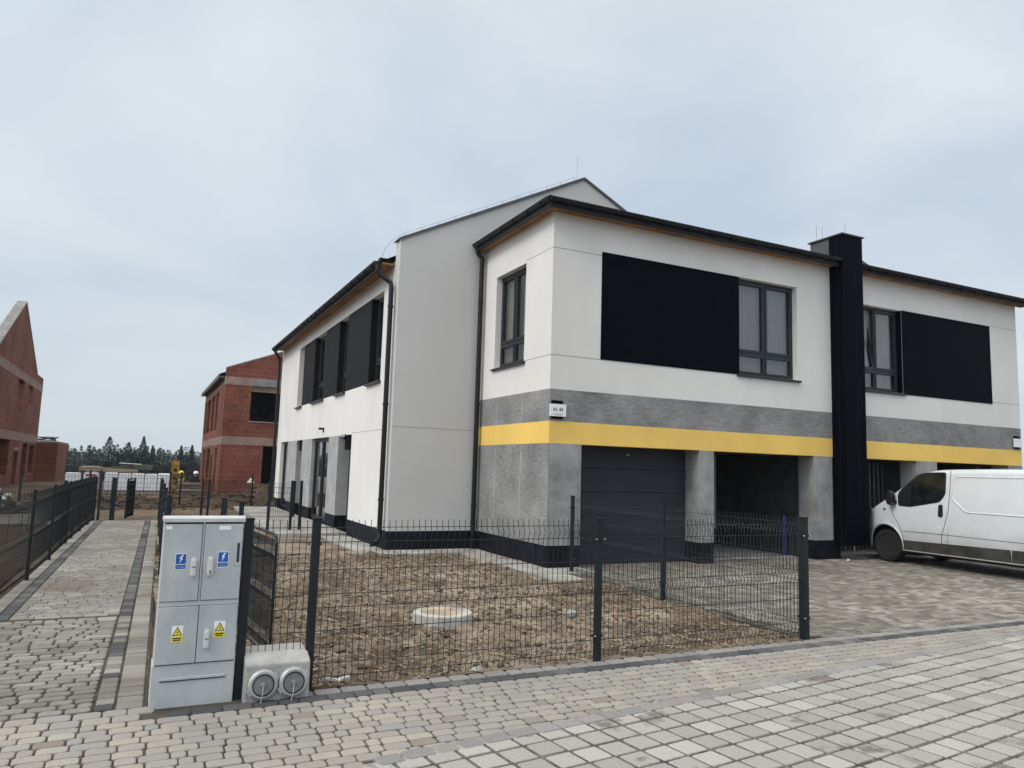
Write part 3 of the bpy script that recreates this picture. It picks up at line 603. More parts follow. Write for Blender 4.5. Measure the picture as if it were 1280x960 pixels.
b = MB(); b.box(X0 - .2, 13.2, YF - .24, YF - .002, 6.30, 6.345); b.box(X0 - .2, X0 - .002, YF - .0019, 14.27, 6.30, 6.345); b.box(13.87, 20.3, YF - .24, YF - .002, 6.28, 6.325); b.build('soffit', WOOD, house)
b = MB(); b.box(X0 - .235, 13.2, YF - .275, YF - .241, 6.265, 6.45); b.box(X0 - .235, X0 - .201, YF - .2409, 14.27, 6.262, 6.45); b.box(13.87, 20.33, YF - .275, YF - .241, 6.245, 6.42); b.build('fascia', ROOF, house)
b = MB(); b.add([(X0 - .27, YF - .31, 6.455), (13.21, YF - .31, 6.455), (13.21, 14.28, 6.75), (X0 + 1.5, 14.28, 6.75), (X0 - .27, 14.28, 6.455)], [(0, 1, 2, 3), (0, 3, 4)]); b.add([(13.86, YF - .31, 6.425), (20.37, YF - .31, 6.425), (20.37, 14.28, 6.75), (13.86, 14.28, 6.75)], [(0, 1, 2, 3)])
rf = b.build('roof', ROOF, house)
# main block ------------------------------------------------------------
XR, YE, ZR, XA = 13.05, 28.5, 8.50, 8.71
prof = [(XL, -.0), (XR, -.0), (XR, 6.29), (XA, 8.47), (XL, 6.29)]
prof[0] = (XL, ZT); prof[1] = (XR, ZT)
b = MB(); b.prism(prof, fY(YB + .001), 0, -.3); b.build('gable_wall', GREYPL, house)
b = MB(); b.prism(prof, fY(YE - .31), 0, -.3); b.build('gable_wall', WHITE, house)
b = MB(); b.box(XL - .0012, X0 - .01, YB - .0007, YB + .006, 2.447, 2.459); b.build('joint', SEAM, house)
b = MB(); b.box(XL + .004, X0, YB + .005, YB + .3, -.05, ZT - .0005); b.build('plinth', PLINTH, house)
b = MB(); b.box(XL + .004, XL + .3, YB + .301, 17.44, -.05, ZT - .0005); b.build('plinth', PLINTH, house)
WIN = ((15.3, 16.28), (18.42, 19.35), (20.93, 22.45), (24.12, 24.97)); WZ = (3.47, 5.42)
DOO = ((17.46, 18.8), (19.9, 22.1), (23.6, 24.5), (26.16, 27.6)); DZ = 2.38
b = MB(); b.wall([YB + .302, YE - .31], [DZ, 5.9], [(WIN[0][0], WIN[-1][1], *WZ)], fX(XL), 0, -.3)
b.wall([YB + .302, 17.46], [ZT, DZ], [], fX(XL), 0, -.3); b.wall([27.6, YE - .31], [ZT, DZ], [], fX(XL), 0, -.3); b.build('wall', WHITE, house)
b = MB(); b.box(XL - .0015, XL + .004, YB + .301, 17.46, 2.405, 2.417); b.build('joint', SEAM, house)
for (a, c) in ((18.8, 19.9), (22.1, 23.6), (24.5, 26.16)):
    b = MB(); b.box(XL + .002, XL + .45, a, c, ZT, DZ - .0005); b.build('pillar', LPILLAR, house)
    b = MB(); b.box(XL + .006, XL + .44, a + .004, c - .004, -.05, ZT - .0005); b.build('plinth', PLINTH, house)
b = MB(); b.box(XL + .004, XL + .3, 27.6, YE - .32, -.05, ZT - .0005); b.build('plinth', PLINTH, house)
for (a, c) in ((16.28, 18.42), (19.35, 20.93), (22.45, 24.12)):
    b = MB(); b.box(XL + .004, XL + .20, a, c, WZ[0] - .002, WZ[1] + .002); b.build('cladding_panel', LATTICE, house)
for a, c in WIN: win(fX(XL), a, c, WZ[0], WZ[1], .16, 2 if c - a > 1.2 else 1, 3.95, curtain=False, sillout=.07)
for i, (a, c) in enumerate(DOO):
    if i == 1: win(fX(XL), a, c, .10, DZ - .002, .10, 2, None, sill=False, curtain=False)
    elif i == 0:
        g = MB(); g.box(XL + .30, XL + .36, a, c, .08, DZ - .002); d = g.build('door', FRAME, house)
        g = MB(); g.box(XL + .02, XL + .29, a + .002, c - .62, 2.02, DZ - .003); g.build('shutter_box', BLACKP, d)
    elif i == 2:
        g = MB(); g.box(XL + .30, XL + .36, a, c, .08, DZ - .002); d = g.build('door', FRAME, house)
        g = MB(); g.box(XL + .02, XL + .29, a + .002, c - .3, 2.05, DZ - .003); g.build('shutter_box', BLACKP, d)
    else: win(fX(XL), a, c, .10, DZ - .002, .12, 1, None, sill=False, curtain=False)
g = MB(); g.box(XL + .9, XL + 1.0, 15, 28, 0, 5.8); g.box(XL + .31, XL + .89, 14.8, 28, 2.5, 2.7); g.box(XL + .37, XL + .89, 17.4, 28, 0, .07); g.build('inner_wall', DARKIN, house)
for (y, z, box) in ((20.6, 2.585, 0), (24.33, 2.3, 1), (18.1, 2.33, 1)):
    g = MB(); g.box(XL - .02, XL - .001, y - .05, y + .05, z - .06, z + .07); l = g.build('wall_lamp', BLACKP, house); g = MB(); g.box(XL - (.11 if box else .14), XL - .021, y - .05, y + .05, z + .005, z + .06); g.build('lamp_head', PIPEM if box else GUTTER, l)
# roof of the main block
EZ, EX = 5.86, XL - .30
b = MB(); s = (ZR - .2 - EZ) / (XA - EX)
b.add([(EX, YB + .302, EZ), (EX, YE - .312, EZ), (XA, YE - .312, EZ + s * (XA - EX)), (XA, YB + .302, EZ + s * (XA - EX)), (2 * XA - EX, YB + .302, EZ), (2 * XA - EX, YE - .312, EZ)], [(0, 1, 2, 3), (3, 2, 5, 4)])
b.build('roof', ROOF, house)
b = MB(); nrm = Vector((-s, 0, 1)).normalized()
for sx in (1, -1):
    e0 = Vector((XA - sx * (XA - XL + .045), 0, 6.285)); a0 = Vector((XA, 0, 8.475))
    for (w0, w1, h0, h1) in ((-.035, .37, 0, .022), (-.035, -.02, -.035, 0)):
        pts = [(p.x, YB + w, p.z + h) for p in (e0, a0) for w in (w0, w1) for h in (h0, h1)]
        b.add(pts, [(0, 1, 3, 2), (4, 6, 7, 5), (0, 4, 5, 1), (2, 3, 7, 6), (0, 2, 6, 4), (1, 5, 7, 3)])
b.build('gable_flashing', FLASH, house)
b = MB(); wire = []
for i in range(12):
    t = i / 11; x = XL + .1 + t * (XA - XL - .3); z = 6.36 + (x - XL) / (XA - XL) * 2.18
    b.tube([(x, YB + .1, z - .05), (x, YB + .1, z + .055)], .008, 5); wire.append((x, YB + .1, z + .05))
b.tube([(XL - .25, YB + .5, 5.98), (XL - .22, YB + .35, 6.15), (XL - .1, YB + .2, 6.33)] + wire, .005, 5)
b.tube([(XA - .12, YB + .12, 8.5), (XA - .12, YB + .12, 9.0)], .007, 5); b.build('lightning_wire', STEEL, house)
b = gutter((EX - .06, YB + .32, EZ - .02), (EX - .06, YE - .1, EZ - .02), (-1, 0, 0), 24, .078); b.build('gutter', GUTTER, house)
b = MB()
for i in range(48): b.box(EX - .02, EX + .16, YB + .34 + i * .285, YB + .52 + i * .285, EZ + .03, EZ + .075)
b.build('roof_tiles', ROOF, house)
b = MB(); b.box(EX + .0, XL - .002, YB + .32, YE - .1, EZ - .06, EZ - .02); b.build('soffit', WOOD, house)
b = MB(); b.box(EX - .03, EX - .001, YB + .32, YE - .1, EZ - .175, EZ + .02); b.build('fascia', ROOF, house)
def downspout(pts, clamps=(), r=.051):
    b = MB(); b.tube(pts, r, 10); d = b.build('downspout', GUTTER, house, smooth=False)
    for (x, y, z) in clamps: b = MB(); b.tube([(x, y, z - .02), (x, y, z + .02)], r + .012, 10); b.build('clamp', GUTTER, d)
    return d
downspout([(4.01, 14.62, 5.8), (4.01, 14.62, 5.66), (4.06, 14.60, 5.58), (4.26, 14.5, 5.40), (4.27, 14.48, 5.3), (4.27, 14.46, .34), (4.25, 14.42, .22), (4.16, 14.36, .15), (4.08, 14.30, .15)], [(4.27, 14.47, z) for z in (4.9, 2.9, 1.0)])
downspout([(6.02, 14.17, 6.36), (6.04, 14.17, 6.24), (6.15, 14.19, 6.12), (6.155, 14.19, .0)], [(6.155, 14.19, z) for z in (5.2, 3.0, .9)])
downspout([(4.01, 28.35, 5.8), (4.26, 28.45, 5.5), (4.27, 28.5, 5.3), (4.27, 28.5, .3), (4.1, 28.45, .12)])
# the far half's higher gable glimpsed right of the chimney
b = MB(); b.prism([(20.5, 6.0), (27.6, 6.0), (27.6, 9.6), (24.0, 10.85), (20.5, 9.6)], fY(20.0), 0, -.3); b.build('rear_gable', GREYPL, house)
b = MB(); b.prism([(27.7, 9.56), (24.0, 10.85), (20.4, 9.6), (20.4, 9.67), (24.0, 10.93), (27.7, 9.64)], fY(19.97), 0, -.4); b.build('gable_flashing', FLASH, house)
b = MB(); b.box(20.5, 27.6, 20.31, 28, -.1, 9.5); b.box(20.5, 27.6, 20.0, 20.309, -.1, 5.999); b.build('rear_wall', GREYPL, house)

# number plates --------------------------------------------------------
def plate(x0, label, y=YF):
    t = thing('house_number_plate', label, 'sign', (x0 + .16, y - .03, 2.72))
    b = MB(); b.box(x0 + .05, x0 + .27, y - .03, y - .002, 2.575, 2.895); b.build('back_plate', BLACKP, t, bevel=.003)
    b = MB(); b.box(x0, x0 + .325, y - .055, y - .031, 2.614, 2.828); b.build('face', SWHITE, t, bevel=.004)
    return t
pt = plate(6.242, 'white plate reading 61, 62 over a black bracket on the near house corner')
def text(body, size, loc, rot, m, parent, name='lettering', ext=.0015, bold=0):
    c = bpy.data.curves.new(name, 'FONT'); c.body = body; c.size = size; c.align_x = 'CENTER'; c.align_y = 'CENTER'; c.extrude = ext; c.offset = bold
    o = bpy.data.objects.new(name, c); COL.objects.link(o)
    dg = bpy.context.evaluated_depsgraph_get(); me = bpy.data.meshes.new_from_object(o.evaluated_get(dg)); bpy.data.objects.remove(o); bpy.data.curves.remove(c)
    Mx = Matrix.Translation(Vector(loc) - Vector(parent['_o'])) @ rot.to_matrix().to_4x4(); me.transform(Mx)
    me.materials.clear(); me.materials.append(m); ob = bpy.data.objects.new(name, me); COL.objects.link(ob); ob.parent = parent; ob['_o'] = parent['_o']
    return ob
from mathutils import Euler
FRONT = Euler((math.pi / 2, 0, 0))
DGREY = mat('sign_grey', (.10, .11, .13), .6, .2)
text('61, 62', .078, (6.405, YF - .0565, 2.735), FRONT, DGREY, pt, bold=.002)
b = MB(); b.box(6.30, 6.51, YF - .0565, YF - .054, 2.655, 2.662); b.box(6.33, 6.48, YF - .0565, YF - .054, 2.634, 2.640); b.build('small_print', DGREY, pt)
plate(19.66, 'white plate on a black bracket at the right end of the house')

# ------------------------------------------------------------------ mesh fences
def mesh_panel(b, p, q, h, z0=.03, step=.05, r=.0027, fold=.028, z_at=None):
    """welded wire panel with pressed V folds from p to q (xy)"""
    p, q = Vector((*p, 0)), Vector((*q, 0)); d = q - p; L = d.length; d.normalize(); nrm = Vector((d.y, -d.x, 0))
    prof = [(0, 0), (.05, 0), (.10, fold), (.15, 0), (h * .5 - .05, 0), (h * .5, fold), (h * .5 + .05, 0), (h - .17, 0), (h - .115, fold), (h - .06, 0), (h, 0)]
    n = int(L / step)
    for i in range(n + 1):
        o = p + d * (L - n * step) / 2 + d * (i * step); last = []
        pts = [o + nrm * w + Vector((0, 0, z0 + z)) for z, w in prof]
        b.tube(pts, r, 4, caps=False)
    for z, w in ((.05, 0), (.15, 0), (h * .32, 0), (h * .5 - .05, 0), (h * .5 + .05, 0), (h * .69, 0), (h - .17, 0), (h - .06, 0)):
        s = nrm * (w - .005) + Vector((0, 0, z0 + z)); b.tube([p + s, q + s], r * 1.15, 4, caps=False)
    return b
def post(parent, x, y, h, dirv=(1, 0), clamps=True, w=.031, dpt=.022):
    b = MB(); d = Vector((*dirv, 0)).normalized(); n = Vector((d.y, -d.x, 0)); c = Vector((x, y, 0))
    b.obox(c + Vector((0, 0, h / 2 - .02)), d * w, n * dpt, Vector((0, 0, h / 2 + .02 - .008)))
    o = b.build('post', POSTM, parent, bevel=.003)
    b = MB(); b.obox(c + Vector((0, 0, h - .004)), d * (w + .003), n * (dpt + .003), Vector((0, 0, .008))); b.build('cap', GUTTER, o)
    if clamps:
        for z in (.22, h - .19):
            b = MB(); b.obox(c + Vector((0, 0, z)), d * (w + .022), n * (dpt + .004), Vector((0, 0, .009)))
            b.cur = 1
            for sgn in (1, -1): b.lathe([(.0068, 0), (.0068, .013), (.005, .017)], c + d * sgn * (w + .013) + n * (dpt + .003) + Vector((0, 0, z)), n, 8)
            b.build('clamp', [POSTM, STEEL], o)
    return o
def fence(name, label, pts, hs, ph, clamps=True, group=None, gaps=(), step=.05, r=.0027):
    t = thing(name, label, 'fence', (*pts[0], 0), group)
    for i, (x, y) in enumerate(pts):
        q = pts[min(i + 1, len(pts) - 1)]; p = pts[max(i - 1, 0)]
        post(t, x, y, hs[i] if isinstance(hs, (list, tuple)) else hs, (q[0] - p[0], q[1] - p[1]) if i < len(pts) - 1 or True else (1, 0), clamps)
    for i in range(len(pts) - 1):
        if i in gaps: continue
        b = MB(); mesh_panel(b, pts[i], pts[i + 1], ph, step=step, r=r); b.build('mesh_panel', FENCE, t, recalc=False)
    return t
fence('mesh_fence', 'dark mesh fence along the paved footway in front of the dirt yard', [(.73, FY), (1.22, FY), (3.77, FY), (6.36, FY)], 1.26, 1.22)
t = fence('mesh_fence', 'dark mesh fence running from the front corner post to the garage pillar', [(6.38, FY + .06), (6.42, 8.28), (6.50, 10.82)], 1.26, 1.22, clamps=True)
fence('mesh_fence', 'dark mesh fence lining the left edge of the paved path', [(-1.46, 7.3), (-1.38, 9.75), (-1.29, 12.0), (-1.25, 14.2), (-1.235, 16.8), (-1.21, 17.75), (-1.17, 19.4), (-1.12, 21.15), (-1.07, 22.5)], [1.24, 1.22, 1.2, 1.2, 1.18, 1.17, 1.16, 1.14, 1.12], 1.14, clamps=False, step=.05, r=.0030)
fence('mesh_fence', 'dark mesh fence lining the right edge of the path behind the cabinet', [(.30, 9.47), (.335, 12.4), (.37, 14.9), (.41, 17.9), (.44, 20.4), (.47, 22.6)], [1.26, 1.24, 1.22, 1.2, 1.16, 1.13], 1.16, clamps=False)
fence('mesh_fence', 'low mesh fence section joining the path fence to the yard posts behind the cabinet', [(.30, 9.47), (.88, 9.3)], 1.24, 1.02)
# open gate leaf inside the yard
t = thing('gate_leaf', 'open mesh gate leaf with rounded corners standing in the yard behind the cabinet', 'gate', (.94, 8.17, 0))
post(t, .94, 8.17, 1.26, (0, 1)); 
b = MB(); p, q = (.955, 8.1), (1.08, 6.72); mesh_panel(b, p, q, .95, z0=.06, step=.026); b.build('mesh', FENCE, t, recalc=False)
b = MB(); fr = []
for (s_, z) in ((0, .03), (0, 1.05), (.93, 1.05), (.975, 1.035), (1, .98), (1, .03), (0, .03)): fr.append((p[0] + (q[0] - p[0]) * s_, p[1] + (q[1] - p[1]) * s_, z))
b.tube(fr, .014, 8); b.build('frame', POSTM, t)
# gate and fences at the end of the path
t = thing('path_gate', 'open mesh gate leaf seen edge on at the far end of the path', 'gate', (-.30, 23.1, 0))
post(t, -.64, 23.1, 1.1, (1, 0), False); b = MB(); mesh_panel(b, (-.34, 23.0), (-.18, 24.1), 1.0, step=.03, r=.004); b.build('mesh', FENCE, t, recalc=False)
b = MB(); b.tube([(-.34, 23.0, .02), (-.34, 23.0, 1.08), (-.18, 24.1, 1.08), (-.18, 24.1, .02)], .03, 6); b.build('frame', POSTM, t)
fence('mesh_fence', 'short mesh fence closing off the far end of the path left of the open gate', [(-1.0, 23.15), (-.70, 23.12)], 1.12, 1.04, False)
fence('mesh_fence', 'faint mesh fence crossing the back gardens between path and white house', [(.50, 22.8), (1.55, 22.85), (1.72, 22.85), (4.1, 22.9)], 1.12, 1.06, False)
fence('mesh_fence', 'mesh fence screening the terrace doors of the white house', [(2.7, 18.25), (3.21, 18.25), (3.45, 18.4)], 1.24, 1.1, False, gaps=(1,))
fence('mesh_fence', 'far mesh fence in front of the white wrapped pallets', [(-3.6, 29.3), (-1.6, 29.3), (-1.28, 29.3), (.9, 29.3), (1.25, 29.3), (3.7, 29.4)], 1.2, 1.1, False, gaps=(), step=.1, r=.004)
fence('mesh_fence', 'mesh fence crossing the dark plot left of the path', [(-6.0, 16.5), (-3.6, 16.5), (-1.3, 16.6)], 1.2, 1.1, False)

# ------------------------------------------------------------------ electrical cabinet
cx0, cx1, cy0, cy1 = .160, .690, 5.75, 6.02
cab = thing('electrical_cabinet', 'grey electrical cabinet with four doors standing by the path', 'cabinet', ((cx0 + cx1) / 2, 5.88, 0))
cw = cx1 - cx0
b = MB(); b.box(cx0 + .003, cx1 - .003, cy0 + .012, cy1, .27, 1.238); b.build('body', CABM, cab, bevel=.004)
b = MB(); b.prism([(cy0 - .014, 1.238), (cy1 + .01, 1.238), (cy1 + .01, 1.262), (cy0 + .03, 1.282), (cy0 - .014, 1.266)], lambda u, v, w: (w, u, v), cx0 - .006, cx1 + .006); b.build('roof', CABM, cab, bevel=.004)
b = MB(); b.box(cx0 - .004, cx1 - .001, cy0 + .002, cy1 - .01, -.03, .268); pl = b.build('plinth', CABM, cab, bevel=.004)
b = MB(); b.box(cx0 + .05, cx1 - .06, cy0 - .004, cy0 + .004, .165, .185); b.build('slot', CABD, pl, bevel=.004)
b = MB(); b.box(cx0 + .05, cx1 - .06, cy0 - .0025, cy0 + .006, .160, .1655); b.build('slot_shadow', GAP, pl)
mid = cx0 + cw * .49
b = MB(); b.box(cx0 + .008, cx1 - .008, cy0 + .004, cy0 + .0125, .272, 1.236); b.build('gap', GAP, cab)
b = MB(); b.box(cx0 + .004, cx1 - .004, cy0 + .000, cy0 + .010, .664, .694); b.box(mid - .006, mid + .008, cy0 + .003, cy0 + .010, .695, 1.237); b.build('rail', CABM, cab)
def bolt_poly(cx, cz, s): return [(cx + a * s, cz + c * s) for a, c in ((.12, .5), (-.22, .02), (-.02, .06), (-.16, -.5), (.22, .08), (.02, .05), (.30, .5))]
def door(x0, x1, z0, z1, hx, hz, sx, sz, kind, flip=False):
    b = MB(); b.box(x0, x1, cy0 - .008, cy0 + .006, z0, z1); d = b.build('door', CABD, cab, bevel=.003)
    y = cy0 - .008
    if hx is not None:
        b = MB(); pr = [(hx + .021 * math.cos(a), hz + .048 + .021 * math.sin(a)) for a in [math.pi * i / 8 for i in range(9)]] + [(hx + .021 * math.cos(a), hz - .048 + .021 * math.sin(a)) for a in [math.pi + math.pi * i / 8 for i in range(9)]]
        b.prism(pr, fY(y), -.001, .012); h = b.build('handle', HANDLE, d, bevel=.004)
        b = MB(); pr = [(hx + .013 * (u), hz + v) for u, v in ((-1, -.055), (1, -.055), (1.1, .045), (.6, .058), (-.6, .058), (-1.1, .045))]; b.prism(pr, fY(y), .0125, .026); b.build('lever', HANDLE, h, bevel=.004)
        b = MB(); b.box(hx - .012, hx + .012, y - .0275, y - .0255, hz + .004, hz + .009) if not flip else None
        if flip: b.lathe([(.006, 0), (.006, .002)], (hx, y - .026, hz - .03), (0, -1, 0), 10); b.box(hx - .003, hx + .003, y - .0279, y - .0262, hz - .05, hz - .031)
        b.build('keyhole', GAP, h)
    if kind == 'blue':
        b = MB(); b.box(sx - .036, sx + .036, y - .0012, y + .001, sz - .056, sz + .056); s = b.build('sticker', SWHITE, d)
        b = MB(); b.box(sx - .033, sx + .033, y - .0022, y - .0013, sz - .016, sz + .052); b.box(sx - .033, sx + .033, y - .0022, y - .0013, sz - .050, sz - .021); b.build('blue_field', SBLUE, s)
        b = MB(); b.prism(bolt_poly(sx, sz + .018, .058), fY(y), .0023, .0032); b.build('lightning_bolt', SWHITE, s)
        b = MB()
        for k in range(2): b.box(sx - .026, sx + .026, y - .003, y - .0023, sz - .032 - k * .011, sz - .029 - k * .011)
        b.build('small_print', mat('sticker_pale_blue', (.25, .38, .6), .5, .3), s)
    if kind == 'yellow':
        b = MB(); b.box(sx - .036, sx + .036, y - .0012, y + .001, sz - .012, sz + .058); s = b.build('sticker', SWHITE, d)
        b = MB(); b.box(sx - .037, sx + .037, y - .0013, y + .001, sz - .052, sz - .0121); b.build('yellow_field', SYEL, s)
        b = MB(); b.prism([(sx - .033, sz - .008), (sx + .033, sz - .008), (sx, sz + .052)], fY(y), .0014, .0022); b.build('triangle_rim', SBLACK, s)
        b = MB(); b.prism([(sx - .024, sz - .003), (sx + .024, sz - .003), (sx, sz + .041)], fY(y), .0023, .0030); b.build('triangle_field', SYEL, s)
        b = MB(); b.prism(bolt_poly(sx, sz + .010, .026), fY(y), .0031, .0038)
        for k in range(2): b.box(sx - .029 + k * .004, sx + .029 - k * .006, y - .0022, y - .0014, sz - .030 - k * .013, sz - .022 - k * .013)
        b.build('lightning_bolt', SBLACK, s)
    return d
ux = lambda f: cx0 + cw * f
d1 = door(cx0 + .006, mid - .010, .698, 1.226, ux(.395), .925, ux(.235), .968, 'blue')
d2 = door(mid + .011, cx1 - .006, .698, 1.226, ux(.60), .93, ux(.755), .975, 'blue', True)
d3 = door(cx0 + .006, mid + .004, .276, .660, None, 0, ux(.26), .475, 'yellow')
d4 = door(mid + .009, cx1 - .006, .276, .660, ux(.62), .43, ux(.775), .49, 'yellow')
b = MB(); b.box(ux(.905), ux(.975), cy0 - .011, cy0 - .0085, .935, 1.105); h = b.build('card_holder', CABM, d2); b = MB(); b.box(ux(.925), ux(.957), cy0 - .0125, cy0 - .0111, .955, 1.09); b.build('card', NAVY, h)
b = MB(); b.box(ux(.68), ux(.83), cy0 - .0095, cy0 - .0081, 1.185, 1.213); b.build('paper_label', SWHITE, d2)
b = MB(); b.box(ux(.03), ux(.10), cy0 - .0095, cy0 - .0081, 1.19, 1.214); b.build('paper_label', SWHITE, d1)

# concrete block with two capped couplings -------------------------------
blk = thing('hydrant_block', 'low concrete block with two capped metal couplings below the mesh fence', 'concrete block', (.98, 5.78, 0))
b = MB(); b.prism([(5.66, -.03), (6.02, -.03), (6.02, .30), (5.80, .30), (5.66, .245)], lambda u, v, w: (w, u, v), .755, 1.205); b.build('block', CONC, blk, bevel=.012)
for x in (.875, 1.085):
    c = (x, 5.66, .115)
    b = MB(); b.lathe([(.098, 0), (.102, .01), (.102, .035), (.092, .045), (.076, .046), (.074, .036), (.0, .036)], c, (0, -1, 0), 32); cp = b.build('coupling_cap', ALU, blk, bevel=0)
    b = MB(); b.lathe([(.074, .037), (.070, .041), (.02, .041), (.018, .058), (.010, .062), (0, .062)], c, (0, -1, 0), 28); b.build('disc', mat('dull_aluminium', (.20, .21, .22), .55, .5, var=.15, vscale=9, metal=.3), cp)
    b = MB(); b.lathe([(.0765, .0462), (.0765, .0475), (.069, .0475), (.069, .0415)], c, (0, -1, 0), 28, False)
    b.build('seal', GAP, cp)
    b = MB(); b.tube([(x, 5.60, .112), (x - .006, 5.588, .06), (x - .014, 5.585, .015), (x - .02, 5.57, .005)], .003, 5); b.build('chain', STEEL, cp)
    b = MB()
    for k in range(2):
        a = math.pi * k + .5; b.obox((x + .098 * math.cos(a), 5.635, .115 + .098 * math.sin(a)), (.016 * math.cos(a), 0, .016 * math.sin(a)), (0, .012, 0), (-.022 * math.sin(a), 0, .022 * math.cos(a)))
    b.build('lug', ALU, cp)

# well ring in the yard
mh = thing('well_ring', 'round concrete well cover ring set into the dirt yard', 'well cover', (3.02, 7.70, 0))
b = MB(); b.lathe([(.325, -.08), (.318, .085), (.308, .095), (.262, .097)], (3.02, 7.70, 0), (0, 0, 1), 40); b.build('ring', CONC, mh, bevel=.004)
b = MB(); b.lathe([(.258, .0), (.258, .092), (.22, .098), (.0, .098)], (3.02, 7.70, 0), (0, 0, 1), 40); b.build('lid', mat('sandy_lid', (.36, .30, .23), .9, .1, var=.25, vscale=5, fine=.15), mh)
b = MB()
for k in range(40):
    a = 2 * math.pi * k / 40; q = 2 * math.pi * (k + 1) / 40; r0 = .315; r1 = .255 + .012 * math.sin(k * 1.7)
    b.add([(3.02 + r0 * math.cos(a), 7.70 + r0 * math.sin(a), .0925), (3.02 + r0 * math.cos(q), 7.70 + r0 * math.sin(q), .0925), (3.02 + .255 * math.cos(q), 7.70 + .255 * math.sin(q), .1015), (3.02 + .255 * math.cos(a), 7.70 + .255 * math.sin(a), .1015)], [(0, 1, 2, 3)])
b.build('mortar_rim', mat('pale_mortar', (.44, .42, .38), .9, .1, var=.08, vscale=8), mh)

mh.location.z = .03
# litter and stones -------------------------------------------------------
def rock(c, s, name, m, label, cat, flat=.6, group=None, sub=2):
    bm = bmesh.new(); bmesh.ops.create_icosphere(bm, subdivisions=sub, radius=1)
    for v in bm.verts:
        n = 1 + .35 * noise.noise(v.co * 1.3 + Vector(c) * 3) + .12 * noise.noise(v.co * 4); v.co = Vector((v.co.x * s[0] * n, v.co.y * s[1] * n, v.co.z * s[2] * n))
    me = bpy.data.meshes.new(name); bm.to_mesh(me); bm.free(); me.materials.append(m); o = bpy.data.objects.new(name, me); COL.objects.link(o); o.location = c
    return tag(o, label, cat, group)
rock((4.55, 7.55, .04), (.075, .05, .05), 'stone', STONE, 'grey angular stone lying on the dirt near the middle fence post', 'stone')
rock((1.40, 5.93, .022), (.016, .012, .01), 'stone', STONE, 'small pebble behind the fence near the concrete block', 'stone', sub=1)
rock((13.12, YF - .42, .02), (.045, .03, .03), 'stone', LITTER, 'pale stone chip on the paving below the black chimney', 'stone', sub=1)
def scrap(pts, name, label, z=.02, th=.004):
    b = MB(); n = len(pts); b.add([(x, y, z + random.uniform(0, .02)) for x, y in pts] + [(x, y, z - th + random.uniform(-.002, .0)) for x, y in pts], [tuple(range(n)), tuple(range(2 * n - 1, n - 1, -1))] + [(i, (i + 1) % n, n + (i + 1) % n, n + i) for i in range(n)])
    cx, cy = pts[0]; return tag(b.build(name, LITTER, org=(cx, cy, z)), label, 'litter')
scrap([(1.36, 5.95), (1.40, 5.98), (1.47, 5.93), (1.56, 5.96), (1.58, 5.94), (1.50, 5.90), (1.47, 5.86), (1.44, 5.91)], 'paper_scrap', 'torn white paper scrap behind the fence beside the concrete block')
scrap([(2.56, 5.84), (2.64, 5.85), (2.66, 5.82), (2.6, 5.81)], 'paper_scrap', 'small white scrap at the foot of the fence beyond the well ring')
b = MB(); b.tube([(3.45, 6.52, .03), (3.52, 6.62, .05), (3.62, 6.78, .035)], [.009, .008, .004], 6); tag(b.build('stick', STRAW, org=(3.45, 6.52, .03)), 'dry bent stick lying on the dirt left of the middle fence post', 'stick')
b = MB(); b.tube([(5.0, 7.4, .03), (5.1, 7.3, .045), (5.25, 7.1, .03)], [.01, .008, .005], 6); tag(b.build('stick', STRAW, org=(5, 7.4, .03)), 'dry stick on the dirt right of the grey stone', 'stick')
# blue container in the open garage
bc = thing('blue_canister', 'tall blue plastic canister standing by the wall of the open garage', 'canister', (12.55, 12.0, .012))
b = MB(); b.lathe([(.05, .012), (.056, .02), (.056, .55), (.054, .80), (.045, .85), (.022, .87)], (12.55, 12.0, .0), (0, 0, 1), 16); b.build('bottle', BLUE, bc, smooth=False)
b = MB(); b.lathe([(.026, .871), (.026, .91), (.02, .915)], (12.55, 12.0, .0), (0, 0, 1), 12); b.build('cap', VANBLK, bc)
rock((11.2, 13.2, .05), (.09, .06, .05), 'plastic_bag', LITTER, 'crumpled pale bag on the floor of the open garage', 'bag', sub=1)

# ------------------------------------------------------------------ van: built in its own frame (s back from the front axle, y to its right side, z up)
van = thing('delivery_van', 'white panel van with dark wheels parked nose in at the right garage', 'van', (14.0, 10.652, 0))
va = R(3); VW = .93
VM = Matrix(((-math.sin(va), math.cos(va), 0), (-math.cos(va), -math.sin(va), 0), (0, 0, 1)))   # local (s, y, z) -> world offsets; y grows to +X
def vpt(s, y, z): return Vector((14.0, 10.652, 0)) + VM @ Vector((s, y + 0.0, z))
def lerp_tab(tab, x):
    if x <= tab[0][0]: return tab[0][1]
    for (a, b), (c, d) in zip(tab, tab[1:]):
        if x <= c: return b + (d - b) * (x - a) / (c - a)
    return tab[-1][1]
TOPT = [(-.86, .86), (-.80, .95), (-.6, 1.05), (-.38, 1.13), (-.1, 1.27), (.12, 1.40), (.35, 1.56), (.6, 1.735), (.8, 1.845), (.95, 1.90), (1.15, 1.935), (1.5, 1.95), (2.2, 1.965), (3.7, 1.96), (4.35, 1.94), (4.47, 1.86)]
def T(s): return sum(lerp_tab(TOPT, s + d) for d in (-.08, 0, .08)) / 3
def HW(s):
    if s < .15: t = (.15 - s) / 1.01; return VW * max(0, 1 - min(1, t) ** 2.6) ** .5 * .999 + .001
    if s > 4.25: return VW * (1 - .12 * ((s - 4.25) / .22) ** 2)
    return VW
